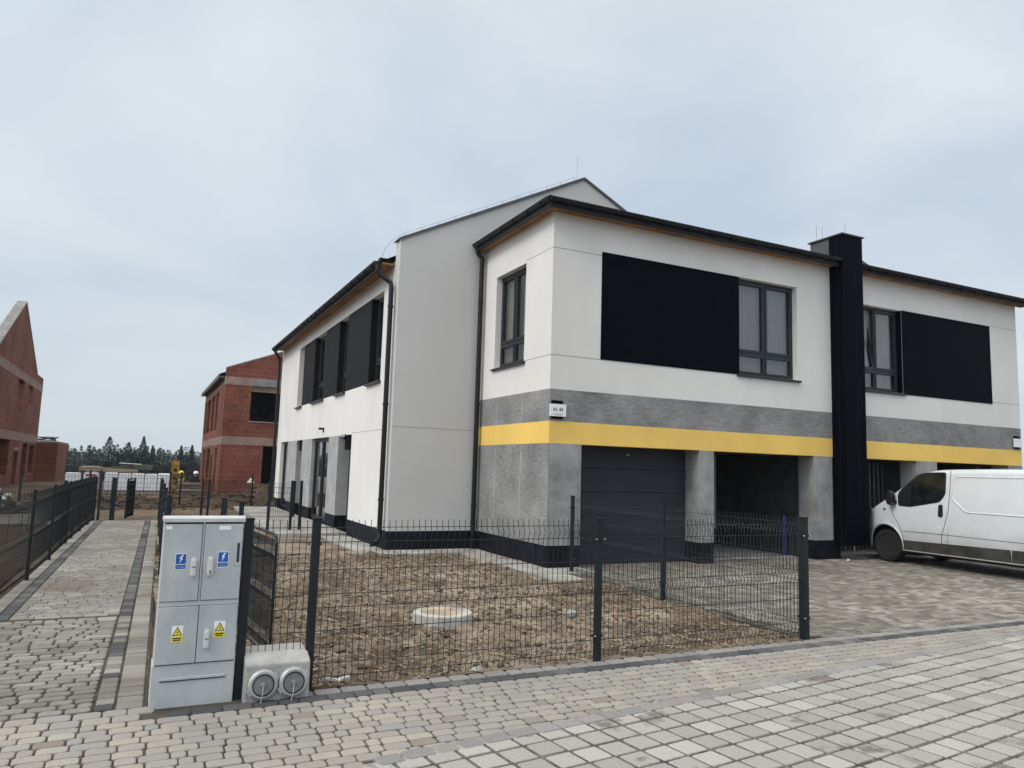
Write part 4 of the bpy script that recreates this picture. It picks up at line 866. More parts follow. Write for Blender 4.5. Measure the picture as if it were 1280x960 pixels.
def side(s, z):
    """half width at height z"""
    h = HW(s); k = 1.0
    if z < .66: k = .985 + .015 * smooth01((z - .25) / .3)
    if z > 1.02: k = 1 - .125 * ((z - 1.02) / .95) ** 1.5
    k += .006 * math.exp(-((z - .68) / .04) ** 2)
    return h * k
Z0 = .27
def sec(s, n1=16, n2=9):
    t = T(s); sh = min(.15, (t - Z0) * .35); zs = t - sh; pts = []
    for i in range(n1 + 1): z = Z0 + (zs - Z0) * i / n1; pts.append((side(s, z), z))
    w = side(s, zs)
    for i in range(1, n2 + 1):
        a = math.pi / 2 * i / n2; r = min(.17, w * .6)
        if i < n2: pts.append((w - r + r * math.cos(a) ** .8, zs + sh * .88 * math.sin(a) ** .9))
    pts.append((w * .35, zs + sh * .97)); pts.append((0, t))
    return pts
VC = VW     # the van's near side lies on y = 0, its centre on y = VW
SS = frange(-.858, 4.47, .06)
b = MB(); rows = []
for s in SS:
    sc_ = sec(s); rows.append([vpt(s, VC - y, z) for y, z in sc_] + [vpt(s, VC + y, z) for y, z in reversed(sc_[:-1])])
k = len(rows[0]); b.v = [tuple(p) for r_ in rows for p in r_]
for i in range(len(rows) - 1):
    for j in range(k - 1): b.f.append((i * k + j, i * k + j + 1, (i + 1) * k + j + 1, (i + 1) * k + j))
    b.f.append((i * k + k - 1, i * k, (i + 1) * k, (i + 1) * k + k - 1))
b.f.append(tuple(range(k))); b.f.append(tuple((len(rows) - 1) * k + j for j in range(k))); b.mi = [0] * len(b.f)
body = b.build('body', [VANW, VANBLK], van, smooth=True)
# wheel openings
cut = MB()
for s in (0, 3.45): cut.lathe([(.405, -.05), (.405, .30)], vpt(s, 0, .36), VM @ Vector((0, 1, 0)), 40); cut.lathe([(.405, 2 * VW + .05), (.405, 2 * VW - .30)], vpt(s, 0, .36), VM @ Vector((0, 1, 0)), 40)
cut.v = [tuple(Vector(p) - Vector(van['_o'])) for p in cut.v]
cme = bpy.data.meshes.new('cut'); cme.from_pydata(cut.v, [], cut.f)
bm = bmesh.new(); bm.from_mesh(cme); bmesh.ops.recalc_face_normals(bm, faces=bm.faces); bm.to_mesh(cme); bm.free()
cme.materials.append(VANW); cme.materials.append(VANBLK); cme.polygons.foreach_set('material_index', [1] * len(cme.polygons))
cob = bpy.data.objects.new('cut', cme); COL.objects.link(cob); cob.parent = van
md = body.modifiers.new('arches', 'BOOLEAN'); md.object = cob; md.operation = 'DIFFERENCE'; md.solver = 'EXACT'
dg = bpy.context.evaluated_depsgraph_get(); dg.update(); nm = bpy.data.meshes.new_from_object(body.evaluated_get(dg)); body.modifiers.clear(); body.data = nm; bpy.data.objects.remove(cob)
nm.polygons.foreach_set('use_smooth', [abs(p.normal.z) < 2 for p in nm.polygons])
try: nm.set_sharp_from_angle(angle=R(38))
except Exception: pass
def vpatch(poly, off, name, m, parent=van, right=False, th=.004):
    """plate following the van's side, poly in (s,z)"""
    b = MB(); n = len(poly); sg = 1 if right else -1
    f = lambda s, z, o: vpt(s, VC + sg * (side(s, z) + o), z)
    bm = bmesh.new(); vv = [bm.verts.new((s, z, 0)) for s, z in poly]; bm.faces.new(vv)
    smin, smax = min(p[0] for p in poly), max(p[0] for p in poly); zmin, zmax = min(p[1] for p in poly), max(p[1] for p in poly)
    def cutl(ax, val):
        geom = bm.verts[:] + bm.edges[:] + bm.faces[:]; no = (1, 0, 0) if ax == 0 else (0, 1, 0); cc = (val, 0, 0) if ax == 0 else (0, val, 0)
        bmesh.ops.bisect_plane(bm, geom=geom, plane_co=cc, plane_no=no)
    s = smin + .1
    while s < min(smax, .6) - .01: cutl(0, s); s += .1
    z = zmin + .08
    while z < zmax - .01: cutl(1, z); z += .08
    bm.verts.index_update(); o = [f(v.co.x, v.co.y, off) for v in bm.verts]; i_ = [f(v.co.x, v.co.y, off - th - .01) for v in bm.verts]; N_ = len(o)
    b.v = [tuple(p) for p in o + i_]
    for fc in bm.faces: b.f.append(tuple(v.index for v in fc.verts))
    for e_ in bm.edges:
        if len(e_.link_faces) == 1: a, c = e_.verts[0].index, e_.verts[1].index; b.f.append((a, c, c + N_, a + N_))
    bm.free(); b.mi = [0] * len(b.f)
    return b.build(name, m, parent, smooth=False)
def rnd(poly, r=.05, n=4):
    out_ = []; L = len(poly)
    for i in range(L):
        p, a, c = Vector(poly[i]), Vector(poly[i - 1]), Vector(poly[(i + 1) % L]); r1 = min(r, (a - p).length * .45, (c - p).length * .45)
        u, v = p + (a - p).normalized() * r1, p + (c - p).normalized() * r1
        for q in range(n + 1): t = q / n; out_.append(tuple(u * (1 - t) ** 2 + p * 2 * t * (1 - t) + v * t * t))
    return out_
def vline(pts, off, r, name, m, parent=van, right=False):
    b = MB(); sg = 1 if right else -1; dense = []
    for (a, c) in zip(pts, pts[1:]):
        n = max(1, int(math.dist(a, c) / .08))
        for q in range(n): dense.append((a[0] + (c[0] - a[0]) * q / n, a[1] + (c[1] - a[1]) * q / n))
    dense.append(pts[-1]); b.tube([vpt(s, VC + sg * (side(s, z) + off), z) for s, z in dense], r, 6)
    return b.build(name, m, parent, smooth=True)
for rt in (False, True):
    wp = [(.36, 1.19), (.345, 1.40), (.42, 1.50), (.79, 1.795), (.98, 1.835), (1.33, 1.845), (1.345, 1.45), (1.24, 1.31), (.62, 1.185)]
    fr_ = vpatch(rnd([(.33, 1.165), (.315, 1.42), (.40, 1.52), (.77, 1.825), (.98, 1.862), (1.365, 1.872), (1.375, 1.44), (1.26, 1.285), (.62, 1.158)], .06), .003, 'window_rubber', VANBLK, right=rt)
    vpatch(rnd(wp, .05), .006, 'side_window', mat('van_side_glass', (.012, .015, .016), .06, .35, var=.3, vscale=5), right=rt)
    vpatch([(.60, 1.19), (.625, 1.19), (.625, 1.67), (.60, 1.65)], .009, 'divider', VANBLK, right=rt)
    vpatch([(.415, .30), (3.01, .30), (3.01, .525), (.415, .485)], .012, 'cladding', VANLOW, right=rt)
    vpatch([(3.88, .31), (4.35, .31), (4.35, .49), (3.88, .49)], .012, 'cladding', VANLOW, right=rt)
    vline([(1.455, 1.93 - .03), (1.46, 1.5), (1.44, 1.15), (1.36, .86), (1.29, .66), (1.27, .30)], .0, .0055, 'door_gap', GAP, right=rt)
    vline([(.16, 1.30), (.20, 1.0), (.33, .80), (.42, .62), (.44, .46)], .0, .0045, 'door_gap', GAP, right=rt)
    vline([(1.40, .30), (1.42, .72)], .0, .004, 'panel_gap', GAP, right=rt)
    vline([(.42, .665), (1.29, .672), (2.66, .66), (4.35, .665)], .0, .0045, 'waist_crease', VANLOW, right=rt)
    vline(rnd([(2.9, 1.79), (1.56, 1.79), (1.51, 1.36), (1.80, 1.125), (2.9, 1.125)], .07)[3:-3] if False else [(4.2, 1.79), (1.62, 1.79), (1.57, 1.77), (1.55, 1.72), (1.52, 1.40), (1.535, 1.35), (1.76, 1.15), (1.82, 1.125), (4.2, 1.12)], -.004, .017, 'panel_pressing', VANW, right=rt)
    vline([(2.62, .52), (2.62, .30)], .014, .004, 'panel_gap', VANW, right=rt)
    h = vpatch(rnd([(1.225, 1.0), (1.33, 1.0), (1.325, 1.245), (1.235, 1.245)], .045), .009, 'door_handle', VANBLK, right=rt)
    vpatch(rnd([(-.03, 1.062), (.035, 1.062), (.035, 1.10), (-.03, 1.10)], .015), .005, 'indicator', VANBLK, right=rt)
    vpatch(rnd([(-.66, .86), (-.52, .80), (-.36, 1.02), (-.40, 1.10), (-.56, 1.03)], .04), .006, 'headlight', LAMP, right=rt)
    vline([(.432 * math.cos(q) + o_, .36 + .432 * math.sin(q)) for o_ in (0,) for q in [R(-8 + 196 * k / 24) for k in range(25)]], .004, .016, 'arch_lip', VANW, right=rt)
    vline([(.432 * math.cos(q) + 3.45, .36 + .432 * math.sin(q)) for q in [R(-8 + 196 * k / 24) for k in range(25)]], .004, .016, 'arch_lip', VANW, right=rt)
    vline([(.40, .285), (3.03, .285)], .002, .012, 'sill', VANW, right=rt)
    vpatch([(4.31, .95), (4.42, .95), (4.42, 1.5), (4.33, 1.5)], .005, 'tail_light', mat('tail_light_red', (.35, .02, .015), .2, .5), right=rt)
    sg = 1 if rt else -1
    f = lambda u, v, w: vpt(u, VC + sg * (side(.3, 1.3) + w), v)
    g = MB(); g.prism(rnd([(.17, 1.19), (.29, 1.17), (.315, 1.30), (.29, 1.46), (.20, 1.48), (.155, 1.33)], .06), f, .05, .17); mr_ = g.build('wing_mirror', VANBLK, van, bevel=.02)
    g = MB(); g.prism(rnd([(.292, 1.20), (.300, 1.20), (.300, 1.44), (.292, 1.44)], .003), f, .065, .155)
    g.build('mirror_glass', mat('mirror_face', (.3, .31, .32), .05, .8, metal=.8), mr_)
    g = MB(); g.prism([(.24, 1.20), (.30, 1.20), (.30, 1.28), (.24, 1.28)], f, -.02, .051); g.build('arm', VANBLK, mr_)
for s in (0, 3.45):
    for y, dy in ((.045, 1), (2 * VW - .045, -1)):
        c = vpt(s, y, .335); ax = VM @ Vector((0, dy, 0))
        b = MB(); b.lathe([(.215, .012), (.235, -.002), (.285, -.004), (.318, .012), (.335, .04), (.336, .17), (.318, .20), (.25, .205), (.2, .2)], c, ax, 40); wh = b.build('wheel', TYRE, van, smooth=False)
        b = MB(); b.lathe([(.218, .010), (.222, .006), (.214, .004), (.200, .03), (.19, .07), (.05, .075), (.0, .075)], c, ax, 36)
        e1 = VM @ Vector((1, 0, 0)); e2 = Vector((0, 0, 1))
        for q in range(9):
            a = 2 * math.pi * q / 9; rd = e1 * math.cos(a) + e2 * math.sin(a); tg = -e1 * math.sin(a) + e2 * math.cos(a)
            b.obox(c + rd * .125 + ax * .028, rd * .082, tg * .017, ax * .010)
        b.lathe([(.055, .05), (.052, .012), (.03, .008), (0, .008)], c, ax, 20); b.build('rim', RIM, wh)
def toppatch(s0, s1, f0, name, m, off=.006):
    b = MB(); rows = []; n = 14
    for s in frange(s0, s1, .05):
        w = side(s, T(s) - .12) * f0; t = T(s)
        rows.append([vpt(s - .35 * off, VC + w * (2 * q / n - 1), t - .045 * abs(2 * q / n - 1) ** 2.5 + off) for q in range(n + 1)])
    k = n + 1; b.v = [tuple(p) for r_ in rows for p in r_]; b.f = [(i * k + j, i * k + j + 1, (i + 1) * k + j + 1, (i + 1) * k + j) for i in range(len(rows) - 1) for j in range(n)]; b.mi = [0] * len(b.f)
    return b.build(name, m, van, smooth=True)
toppatch(.16, .88, .86, 'windscreen', mat('windscreen_glass', (.015, .018, .019), .04, .6))
b = MB(); n = 12
for a in range(1): 
    pr = [( -.862 + .5 * (abs(2 * q / n - 1) ** 3), .2 + (2 * VW - .4) * q / n) for q in range(n + 1)]
    b.v = [tuple(vpt(s - .03, y, z)) for z in (.30, .62) for s, y in pr]; b.f = [(q, q + 1, n + 2 + q, n + 1 + q) for q in range(n)]; b.mi = [0] * n
b.build('front_bumper', VANBLK, van)
b = MB(); b.tube([vpt(1.72, .42, 1.945), vpt(1.73, .42, 1.975), vpt(1.78, .42, 1.975), vpt(1.79, .42, 1.95)], .01, 6); b.build('roof_fixing', VANBLK, van)
b = MB(); b.prism([(.3, .33), (4.4, .33), (4.4, .22), (.3, .22)], lambda u, v, w: vpt(u, w, v), .12, 2 * VW - .12); b.build('underbody', VANBLK, van)

# ------------------------------------------------------------------ brick shells
def shell(name, label, x0, y0, zg): return thing(name, label, 'house', (x0, y0, 0))
bx, by, bye, bxe, ba = 3.32, 39.0, 52.3, 13.0, 8.1
br = shell('brick_house', 'unfinished red brick house shell just left of the white house', bx, by, 0)
def gable(z0, ze, za, x0, xa, x1): return [(x0, z0), (x1, z0), (x1, ze), (xa, za), (x0, ze)]
b = MB(); b.wall([bx, bxe], [-.8, 2.45], [(5.30, 6.7, .55, 2.45), (9, 11.5, .3, 2.2)], fY(by), 0, -.35); b.wall([bx, bxe], [2.86, 5.42], [(4.56, 7.2, 3.66, 5.42), (9, 11.5, 3.6, 5.2)], fY(by), 0, -.35)
b.prism([(bx, 5.82), (bxe, 5.82), (bxe, 6.22), (ba, 8.1), (bx, 6.22)], fY(by), 0, -.35)
b.wall([by + .351, bye], [-.8, 2.45], [(40.9, 42.3, -.1, 2.3), (43.7, 44.6, -.1, 1.95), (45.4, 47.9, -.1, 2.3), (49.2, 50.6, .4, 2.3)], fX(bx), 0, -.35)
b.wall([by + .351, bye], [2.86, 5.42], [(42.4, 43.9, 3.3, 5.3), (44.7, 46.6, 3.3, 5.3), (47.5, 50.2, 3.3, 5.3), (50.7, 51.9, 3.3, 5.3)], fX(bx), 0, -.35)
b.box(bx, bxe, bye + .001, bye + .35, -.8, 5.42); b.box(bxe - .35, bxe, by + .351, bye, -.8, 5.42)
b.build('wall', BRICK, br)
b = MB(); b.wall([bx - .008, bxe], [2.451, 2.859], [], fY(by - .008), 0, -.36); b.box(bx - .008, bx + .34, by + .353, bye, 2.451, 2.859)
b.wall([bx - .008, bxe], [5.421, 5.819], [(4.6, 7.2, 5.419, 5.83)], fY(by - .008), 0, -.36); b.box(bx - .008, bx + .34, by + .353, bye, 5.421, 5.75)
b.box(4.5, 7.25, by - .03, by + .32, 3.60, 3.659); b.build('ring_beam', BEAM, br)
b = MB(); b.box(4.601, 7.199, by - .004, by + .34, 5.425, 5.815); b.build('lintel', GBEAM, br)
b = MB(); b.box(4.57, 7.19, by + .1, by + .3, 5.15, 5.418); b.build('timber', PLANK, br)
b = MB(); b.box(bx - .26, bx + .02, by + .40, bye, 5.78, 5.86); b.box(bx - .29, bx - .24, by + .40, bye, 5.74, 5.95); b.build('eaves_board', DPLANK, br)
b = MB(); b.add([(bx - .28, by + .36, 5.96), (bx - .28, bye, 5.96), (ba, bye, 8.0), (ba, by + .36, 8.0), (bxe + .4, by + .36, 5.9), (bxe + .4, bye, 5.9)], [(0, 1, 2, 3), (3, 2, 5, 4)]); b.build('roof', DPLANK, br)
b = MB()
for sx in (1, -1):
    e0 = (ba - sx * (ba - bx), 6.222); a0 = (ba, 8.102); b.prism([e0, a0, (a0[0], a0[1] + .06), (e0[0], e0[1] + .06)], fY(by - .01), 0, -.38)
b.build('gable_coping', GBEAM, br)
b = MB(); b.box(bx + .36, bxe - .36, by + .36, bye - .01, 2.5, 2.7); b.box(bx + 3.0, bx + 3.2, by + 1.0, bye - .01, -.5, 2.49); b.box(bx + .36, bxe - .36, by + 3.0, by + 3.2, 2.71, 5.8); b.build('inner_wall', DARKIN, br)
lx, ly, lye = -6.3, 35.5, 56.8
bl = shell('brick_house', 'unfinished red brick house shell with a steep gable at the left edge', lx, ly, 0)
flX = lambda u, v, w: (lx + w, u, v)
b = MB(); b.wall([ly, lye], [-1.2, 2.40], [(42.2, 46.0, .6, 2.39), (47.7, 49.1, .0, 1.85), (50.6, 52.6, .3, 2.3), (53.5, 55.6, .6, 2.25)], flX, 0, -.4)
b.wall([ly, lye], [2.86, 5.70], [(46.9, 49.0, 4.05, 5.69), (50.9, 52.7, 4.6, 5.69)], flX, 0, -.4)
b.wall([ly, lye], [6.16, 6.60], [], flX, 0, -.4)
b.prism([(40.4, 6.601), (53.5, 6.601), (46.7, 9.72)], flX, 0, -.4)
b.box(lx - 9, lx - .401, ly, ly + .4, -1.2, 6.6); b.box(lx - 9, lx - .401, lye - .4, lye, -1.2, 6.6); b.box(lx - 9, lx - 8.6, ly + .401, lye - .401, -1.2, 6.6); b.build('wall', BRICK, bl)
b = MB(); b.box(lx - .4, lx + .01, ly, lye, 2.401, 2.859); b.box(lx - .4, lx + .01, ly, lye, 5.701, 6.159); b.box(lx - .3, lx + .008, 47.5, 49.3, 1.86, 2.02); b.build('ring_beam', BEAM, bl)
b = MB()
for a, c in (((40.3, 6.60), (46.7, 9.73)), ((53.6, 6.60), (46.7, 9.73))): b.prism([a, c, (c[0], c[1] + .10), (a[0], a[1] + .10)], flX, .02, -.42)
b.build('gable_coping', GBEAM, bl)
b = MB(); b.box(lx - 8.5, lx - .42, 36, 56, 2.5, 2.7); b.box(lx - 3.2, lx - 3.0, 36, 56, -1, 2.49); b.box(lx - 3.2, lx - 3.0, 36, 56, 2.71, 6.5); b.build('inner_wall', DARKIN, bl)
b = MB(); b.box(lx - .2, -5.12, lye + .001, lye + .35, -1.2, 2.42); b.box(-5.47, -5.12, lye + .351, 64, -1.2, 2.42); b.box(lx - .2, -5.12, 63.6, 64, -1.2, 2.42); sb_ = b.build('garage', BRICK, bl)
b = MB(); b.box(lx - .2, -5.1, lye - .01, lye + .35, 2.421, 2.56); b.box(-5.47, -5.1, lye + .351, 64, 2.421, 2.56); b.build('ring_beam', BEAM, sb_)
t = thing('plank_heap', 'heap of dark planks on top of the low brick garage at the left', 'planks', (-5.9, 58, 2.42))
for i in range(7):
    b = MB(); a = random.uniform(-.5, .5); b.obox((-5.95 + random.uniform(-.15, .15), 57.4 + i * .2, 2.62 + .07 * i * (1 if i < 4 else .4)), (.62 * math.cos(a), .62 * math.sin(a), random.uniform(-.12, .12)), (-.08 * math.sin(a), .08 * math.cos(a), 0), (0, 0, .03)); b.build('plank', DPLANK, t)

# ------------------------------------------------------------------ building site behind: pallets, planks, formwork, workers
PALX = [(-3.05, .95), (-2.35, .95), (-1.52, 1.0), (-.98, .97), (-.44, .98), (.10, .96), (.64, .99)]
PL_LAB = ['white wrapped block pallet, leftmost of the row behind the path end', 'white wrapped block pallet with a domed top under red band', 'white wrapped block pallet below the left end of the plank stack', 'white wrapped block pallet below the middle of the plank stack', 'white wrapped block pallet below the dark plank bundle', 'white wrapped block pallet between plank stack and yellow formwork, second from right', 'white wrapped block pallet, rightmost of the row by the yellow formwork']
for i, (x, h) in enumerate(PALX):
    t = thing('wrapped_pallet', PL_LAB[i], 'pallet', (x + .25, 38.4, 0), 'white wrapped pallets in a row behind the path')
    w = .52 if i > 1 else .6
    b = MB(); z0 = .16; b.box(x, x + w, 38, 38.8, z0, h - (.02 if i != 1 else .0)); o = b.build('wrapped_blocks', FILM, t, bevel=.05)
    b = MB(); b.box(x, x + w, 38, 38.8, .10, .135)
    for q in range(3): b.box(x + (w - .09) * q / 2, x + (w - .09) * q / 2 + .09, 38, 38.8, -.06, .099)
    b.build('pallet_base', PLANK, t)
    if i == 1:
        b = MB(); b.lathe([(.25, 0), (.22, .10), (.12, .16), (0, .18)], (x + .3, 38.3, h), (0, 0, 1), 14); b.build('film_dome', FILM, t)
        b = MB(); b.box(x + .1, x + .5, 37.985, 37.998, h - .16, h - .06); b.build('red_band', mat('faded_red', (.45, .10, .10), .7, .2), t)
t = thing('plank_stack', 'long stack of weathered planks lying on the white pallets', 'planks', (-1.2, 38.6, 1))
for r_ in range(2):
    for c_ in range(3):
        b = MB(); a = .025; b.obox((-1.35 + .1 * r_, 38.2 + c_ * .3, 1.06 + r_ * .085 - .02), (1.15 - .12 * r_, 0, -.035), (0, .14, 0), (0, 0, .037)); b.build('plank', PLANK, t)
b = MB(); b.lathe([(.5, 0), (.48, .2), (.3, .24)], (-2.1, 38.5, 1.0), (0, 0, 1), 14); b.build('cable_drum', PLANK, t)
t = thing('plank_bundle', 'dark bundle of scaffold boards resting on the plank stack', 'planks', (-.35, 38.7, 1.2))
for r_ in range(3):
    b = MB(); b.obox((-.45 + .14 * r_, 38.5, 1.18 + r_ * .075), (.78 - .1 * r_, 0, -.03), (0, .4, 0), (0, 0, .032)); b.build('board', DPLANK, t)
b = MB(); b.tube([(-1.0, 38.2, 1.40), (-.1, 38.2, 1.36)], .03, 6); b.build('pole', STEEL, t)
t = thing('yellow_formwork', 'upright yellow formwork panel beside the right end of the pallets', 'formwork', (1.45, 40, 0))
b = MB(); b.wall([1.22, 1.56], [-.05, 1.58], [(1.30, 1.48, .25, .42), (1.30, 1.48, .65, .82), (1.30, 1.48, 1.05, 1.22)], fY(39.5), 0, -.09); b.build('panel', YPAINT, t)
b = MB()
for z in (.1, .53, .93, 1.36): b.box(1.215, 1.565, 39.47, 39.499, z, z + .05)
b.build('rib', YPAINT, t)
t = thing('timber_stack', 'stack of rough timber lying before the two workers', 'timber', (2.0, 37.0, 0))
for r_ in range(5):
    for c_ in range(2):
        b = MB(); b.box(1.35 + random.uniform(0, .12), 2.35 + random.uniform(0, .25), 36.5 + c_ * .34, 36.8 + c_ * .34, r_ * .14 - .03, r_ * .14 + .075); b.build('beam', DPLANK if (r_ + c_) % 2 else PLANK, t)
b = MB(); b.box(2.62, 2.95, 37.6, 38.1, -.05, .62); b.box(2.66, 2.9, 37.62, 38.0, .621, .80); tag(b.build('brick_stack', BRICK, org=(2.7, 37.8, 0), bevel=.01), 'small stack of red blocks at the corner of the right brick shell', 'bricks')
def worker(x, y, label, hel, vest, turn):
    t = thing('person', label, 'person', (x, y, 0))
    ca, sa = math.cos(turn), math.sin(turn)
    J = {'pel': (0, -.18, .52), 'ch': (0, .12, .80), 'nk': (0, .20, .93), 'hd': (0, .23, 1.0), 'hd2': (0, .25, 1.10), 'hl': (-.11, -.15, .50), 'kl': (-.16, .16, .50), 'al': (-.14, -.08, .10), 'fl': (-.15, .10, .03), 'hr': (.11, -.15, .50), 'kr': (.17, .18, .46), 'ar': (.14, -.06, .09), 'fr': (.15, .12, .03),
         'sl': (-.19, .13, .86), 'el': (-.25, .28, .64), 'wl': (-.14, .46, .52), 'sr': (.19, .13, .86), 'er': (.26, .26, .62), 'wr': (.12, .45, .50), 'ul': (-.11, .53, .49), 'ur': (.09, .52, .47)}
    Rr = {'pel': .15, 'ch': .155, 'nk': .06, 'hd': .085, 'hd2': .09, 'hl': .10, 'kl': .07, 'al': .045, 'fl': .04, 'hr': .10, 'kr': .07, 'ar': .045, 'fr': .04, 'sl': .075, 'el': .05, 'wl': .035, 'ul': .035, 'sr': .075, 'er': .05, 'wr': .035, 'ur': .035}
    E_ = [('pel', 'ch'), ('ch', 'nk'), ('nk', 'hd'), ('hd', 'hd2'), ('pel', 'hl'), ('hl', 'kl'), ('kl', 'al'), ('al', 'fl'), ('pel', 'hr'), ('hr', 'kr'), ('kr', 'ar'), ('ar', 'fr'), ('ch', 'sl'), ('sl', 'el'), ('el', 'wl'), ('wl', 'ul'), ('ch', 'sr'), ('sr', 'er'), ('er', 'wr'), ('wr', 'ur')]
    ks = list(J); me = bpy.data.meshes.new('body'); me.from_pydata([(J[k][0] * ca - J[k][1] * sa, J[k][0] * sa + J[k][1] * ca, J[k][2]) for k in ks], [(ks.index(a), ks.index(c)) for a, c in E_], [])
    o = bpy.data.objects.new('body', me); COL.objects.link(o); o.parent = t
    md = o.modifiers.new('skin', 'SKIN')
    bm = bmesh.new(); bm.from_mesh(me); ly_ = bm.verts.layers.skin.verify()
    for v, k in zip(bm.verts, ks): v[ly_].radius = (Rr[k], Rr[k]); v[ly_].use_root = (k == 'pel')
    bm.to_mesh(me); bm.free(); sd = o.modifiers.new('sub', 'SUBSURF'); sd.levels = sd.render_levels = 1
    dg = bpy.context.evaluated_depsgraph_get(); dg.update(); nm = bpy.data.meshes.new_from_object(o.evaluated_get(dg)); o.modifiers.clear(); o.data = nm
    nm.materials.clear()
    for mm in (DARKCL, SKIN): nm.materials.append(mm)
    for p in nm.polygons: p.material_index = 1 if p.center.z > .95 or (math.hypot(p.center.x * ca + p.center.y * sa, 0) < .17 and (-p.center.x * sa + p.center.y * ca) > .47) else 0; p.use_smooth = True
    hx, hy = -.25 * sa, .25 * ca
    b = MB(); b.lathe([(.135, 1.11), (.125, 1.13), (.115, 1.17), (.085, 1.215), (.03, 1.235), (0, 1.237)], (x + hx, y + hy, 0), (0, 0, 1), 16); b.build('helmet', hel, t, smooth=True)
    b = MB(); b.obox((x - .12 * sa, y + .12 * ca, .78), (.17 * ca, .17 * sa, 0), (-.10 * sa, .10 * ca, .10), (-.10 * sa * -1, .10 * ca * -1, .14)); b.build('vest', vest, t, bevel=.06)
    b = MB()
    for e_ in (-.035, .035): b.lathe([(.014, 0), (.012, .008)], (x + hx + e_ * ca - .085 * sa, y + hy + e_ * sa + .085 * ca, 1.06), (-sa, ca, 0), 8)
    b.build('eyes', SBLACK, t)
    b = MB(); b.lathe([(.016, 0), (.005, .03)], (x + hx - .088 * sa, y + hy + .088 * ca, 1.035), (-sa, ca, 0), 8); b.build('nose', SKIN, t)
    t.location.z = -.12
worker(1.78, 39.3, 'crouching worker in a yellow vest and pale yellow helmet', HELY, HIVIS, 2.6)
worker(2.20, 39.5, 'crouching worker in dark clothes and a white helmet', HELW, DARKCL, 3.6)
b = MB(); b.add([(3.98, 33.3, .76), (4.27, 33.25, .76), (4.24, 33.5, .78), (4.0, 33.5, .78), (4.1, 33.35, .95), (4.17, 33.4, .94)], [(0, 1, 4), (1, 2, 5, 4), (2, 3, 5), (3, 0, 4, 5), (0, 3, 2, 1)]); tag(b.build('white_sack', LITTER, org=(4.1, 33.4, .6)), 'crumpled white sack lying on the soil heap before the brick shell', 'sack')
# heap of greenish sacking and rubble left of the path
t = thing('rubble_heap', 'heap of greenish sacks and rubble beyond the left path fence', 'rubble', (-4.0, 25.5, 0))
for i in range(46):
    a, rr = random.uniform(0, 6.28), random.random() ** .6; x, y = -4.05 + 1.05 * rr * math.cos(a), 26 + .9 * rr * math.sin(a); z = .08 + .82 * (1 - rr) * random.uniform(.6, 1.05)
    o = rock((0, 0, 0), (random.uniform(.12, .24), random.uniform(.1, .2), random.uniform(.05, .09)), 'rubble_piece', random.choice((SACKG, SACKG, STONE, LITTER, DPLANK)), None, None, sub=1)
    o.rotation_euler = (random.uniform(-.4, .4), random.uniform(-.4, .4), a); o.location = (x + 4.0, y - 25.5, z); o.parent = t
b = MB(); b.lathe([(.95, -.05), (.8, .25), (.5, .5), (.2, .68), (0, .7)], (-4.05, 26, 0), (0, 0, 1), 18); b.build('rubble_core', DDIRT, t)

# ------------------------------------------------------------------ forest edge beyond the site
def conifer(b, x, y, z0, h, wd, n=420, seed=0, leaf=.55, pine=False):
    rg = random.Random(seed)
    for _ in range(n):
        t = rg.random() ** .8
        z = z0 + h * (.10 + .90 * t); lay = abs(math.sin(t * 22 + seed)) * .35 + .65
        env = (1 - t) ** .8 if not pine else (min(1, (1 - t) * 2.2) * (.25 + .75 * smooth01((t - .25) / .3)))
        rr = wd * env * lay * (.25 + .75 * rg.random() ** .5) + .04; a = rg.uniform(0, 6.283); c = Vector((x + rr * math.cos(a), y + rr * math.sin(a), z - rr * .35 * (0 if pine else 1)))
        L = leaf * (.5 + .7 * rg.random()) * (.45 + .55 * (1 - t)); d = Vector((math.cos(a), math.sin(a), rg.uniform(-.5, .25))).normalized(); s_ = d.cross(Vector((0, 0, 1))).normalized() * L * .42
        b.add([c - d * L * .5 - s_ * .4, c - d * L * .2 + s_ + Vector((0, 0, rg.uniform(-.1, .1))), c + d * L * .75, c - d * L * .2 - s_], [(0, 1, 2, 3)])
def tree_z(x, y): return terrain(x, y)
def conifer_tree(x, y, top, wd, label, seed, group=None, n=1500, pine=False):
    z0 = tree_z(x, y) - .2; h = top - z0
    t = thing('conifer_tree', label, 'tree', (x, y, z0), group)
    b = MB(); b.tube([(x, y, z0), (x + .03, y, z0 + h * .5), (x, y, z0 + h * .97)], [.16, .10, .02], 7); b.build('trunk', BARK, t)
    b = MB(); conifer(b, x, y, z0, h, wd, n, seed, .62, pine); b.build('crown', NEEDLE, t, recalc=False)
K = 150 / 165
for (x, top, wd, lab, sd, pine) in ((-6.3, 5.25, 1.75, 'tall spreading dark conifer at the forest edge, left of the pointed one', 3, True), (-.34, 5.6, 1.7, 'tallest pointed conifer at the forest edge above the plank bundle', 5, False), (-2.9, 4.35, 1.35, 'round topped conifer between the two tallest trees of the forest edge', 8, True), (6.6, 4.1, 1.3, 'dark conifer nearest above the yellow formwork, right part of the forest edge', 11, False), (8.6, 4.25, 1.3, 'dark conifer closest to the right brick shell at the forest edge', 14, False), (1.4, 3.9, 1.15, 'small pointed conifer just right of the tallest one', 17, False)):
    conifer_tree(x * K, 150, 1.68 + (top - 1.68) * K + .25, wd * 1.3, lab, sd, pine=pine)
b = MB(); tk = MB(); rg = random.Random(21)
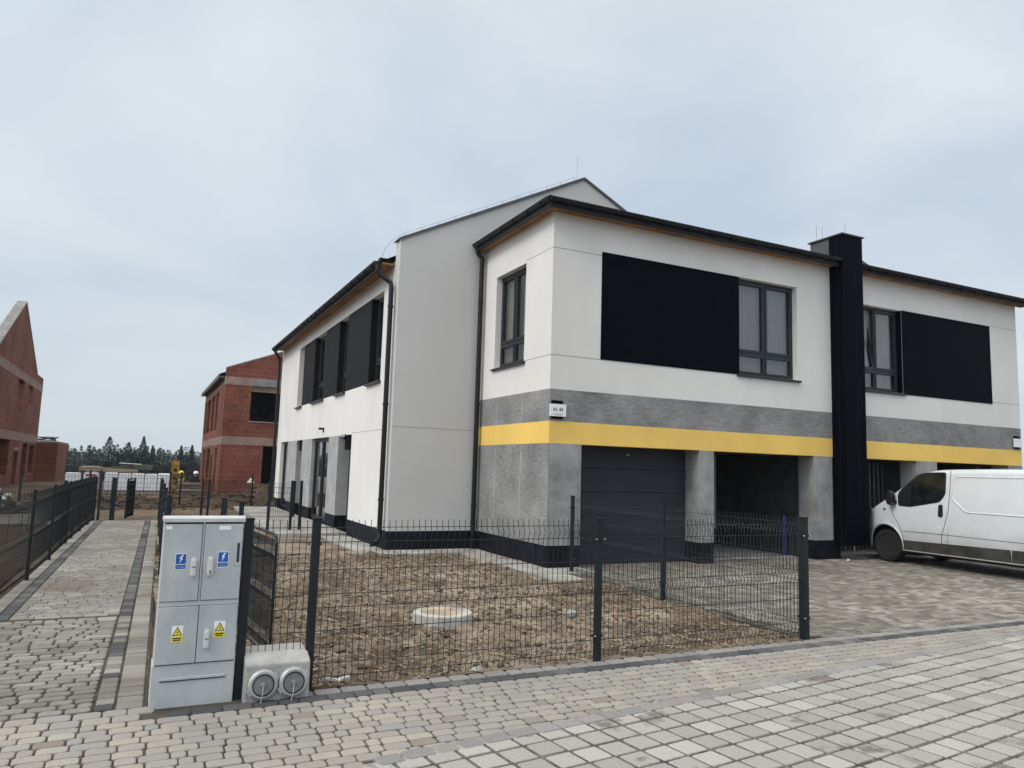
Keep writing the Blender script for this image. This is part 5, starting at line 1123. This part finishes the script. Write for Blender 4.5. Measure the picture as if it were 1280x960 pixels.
for i in range(430):
    a = rg.uniform(-1.05, 1.25); front = abs(a) < .16; d = rg.uniform(152, 190) if not front else rg.uniform(152, 172); x, y = d * math.sin(a), d * math.cos(a); z0 = tree_z(x, y) - .2
    h = (rg.uniform(6.4, 8.2) if front else rg.uniform(6.4, 8.8)); conifer(b, x, y, z0, h, rg.uniform(.9, 1.5), 110, i, 1.0, rg.random() < .5); tk.tube([(x, y, z0), (x, y, z0 + h * .9)], [.13, .03], 5)
for i in range(180):
    a = -.16 + .33 * i / 180; d = rg.uniform(150, 166); x, y = d * math.sin(a), d * math.cos(a); z0 = tree_z(x, y) - .2
    h = rg.uniform(5.9, 7.7); conifer(b, x, y, z0, h, rg.uniform(1.2, 1.8), 300, 1000 + i, .8, rg.random() < .5); tk.tube([(x, y, z0), (x, y, z0 + h * .9)], [.12, .03], 5)
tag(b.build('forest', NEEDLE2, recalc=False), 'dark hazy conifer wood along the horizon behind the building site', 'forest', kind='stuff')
tag(tk.build('forest_trunks', BARK, recalc=False), 'thin trunks inside the far conifer wood', 'forest', kind='stuff')

# ------------------------------------------------------------------ air
hz_m = bpy.data.materials.new('haze'); hz_m.use_nodes = True; t = hz_m.node_tree; t.nodes.clear()
o_ = N(t, 'ShaderNodeOutputMaterial'); v_ = N(t, 'ShaderNodeVolumePrincipled'); v_.inputs['Color'].default_value = (.80, .86, .92, 1); v_.inputs['Density'].default_value = .0003; v_.inputs['Anisotropy'].default_value = .2
t.links.new(v_.outputs[0], o_.inputs['Volume'])
b = MB(); b.box(-1000, 1000, -1000, 1100, -6.5, 14); h = b.build('haze', hz_m); h['kind'] = 'stuff'; h['label'] = 'thin grey haze over the whole site'; h['category'] = 'haze'; h.display_type = 'WIRE'

GROUPS = {'mesh_fence': 'dark mesh fences', 'conifer_tree': 'conifers at the forest edge', 'person': 'crouching workers', 'brick_house': 'unfinished brick house shells', 'house_number_plate': 'number plates on the white house', 'stone': 'loose stones', 'stick': 'dry sticks on the dirt', 'paper_scrap': 'paper scraps'}
for o in bpy.data.objects:
    if o.parent is None and o.name.split('.')[0] in GROUPS: o['group'] = GROUPS[o.name.split('.')[0]]
    if '_o' in o: del o['_o']
S.cycles.volume_bounces = 0; S.cycles.max_bounces = 8; S.cycles.transparent_max_bounces = 16
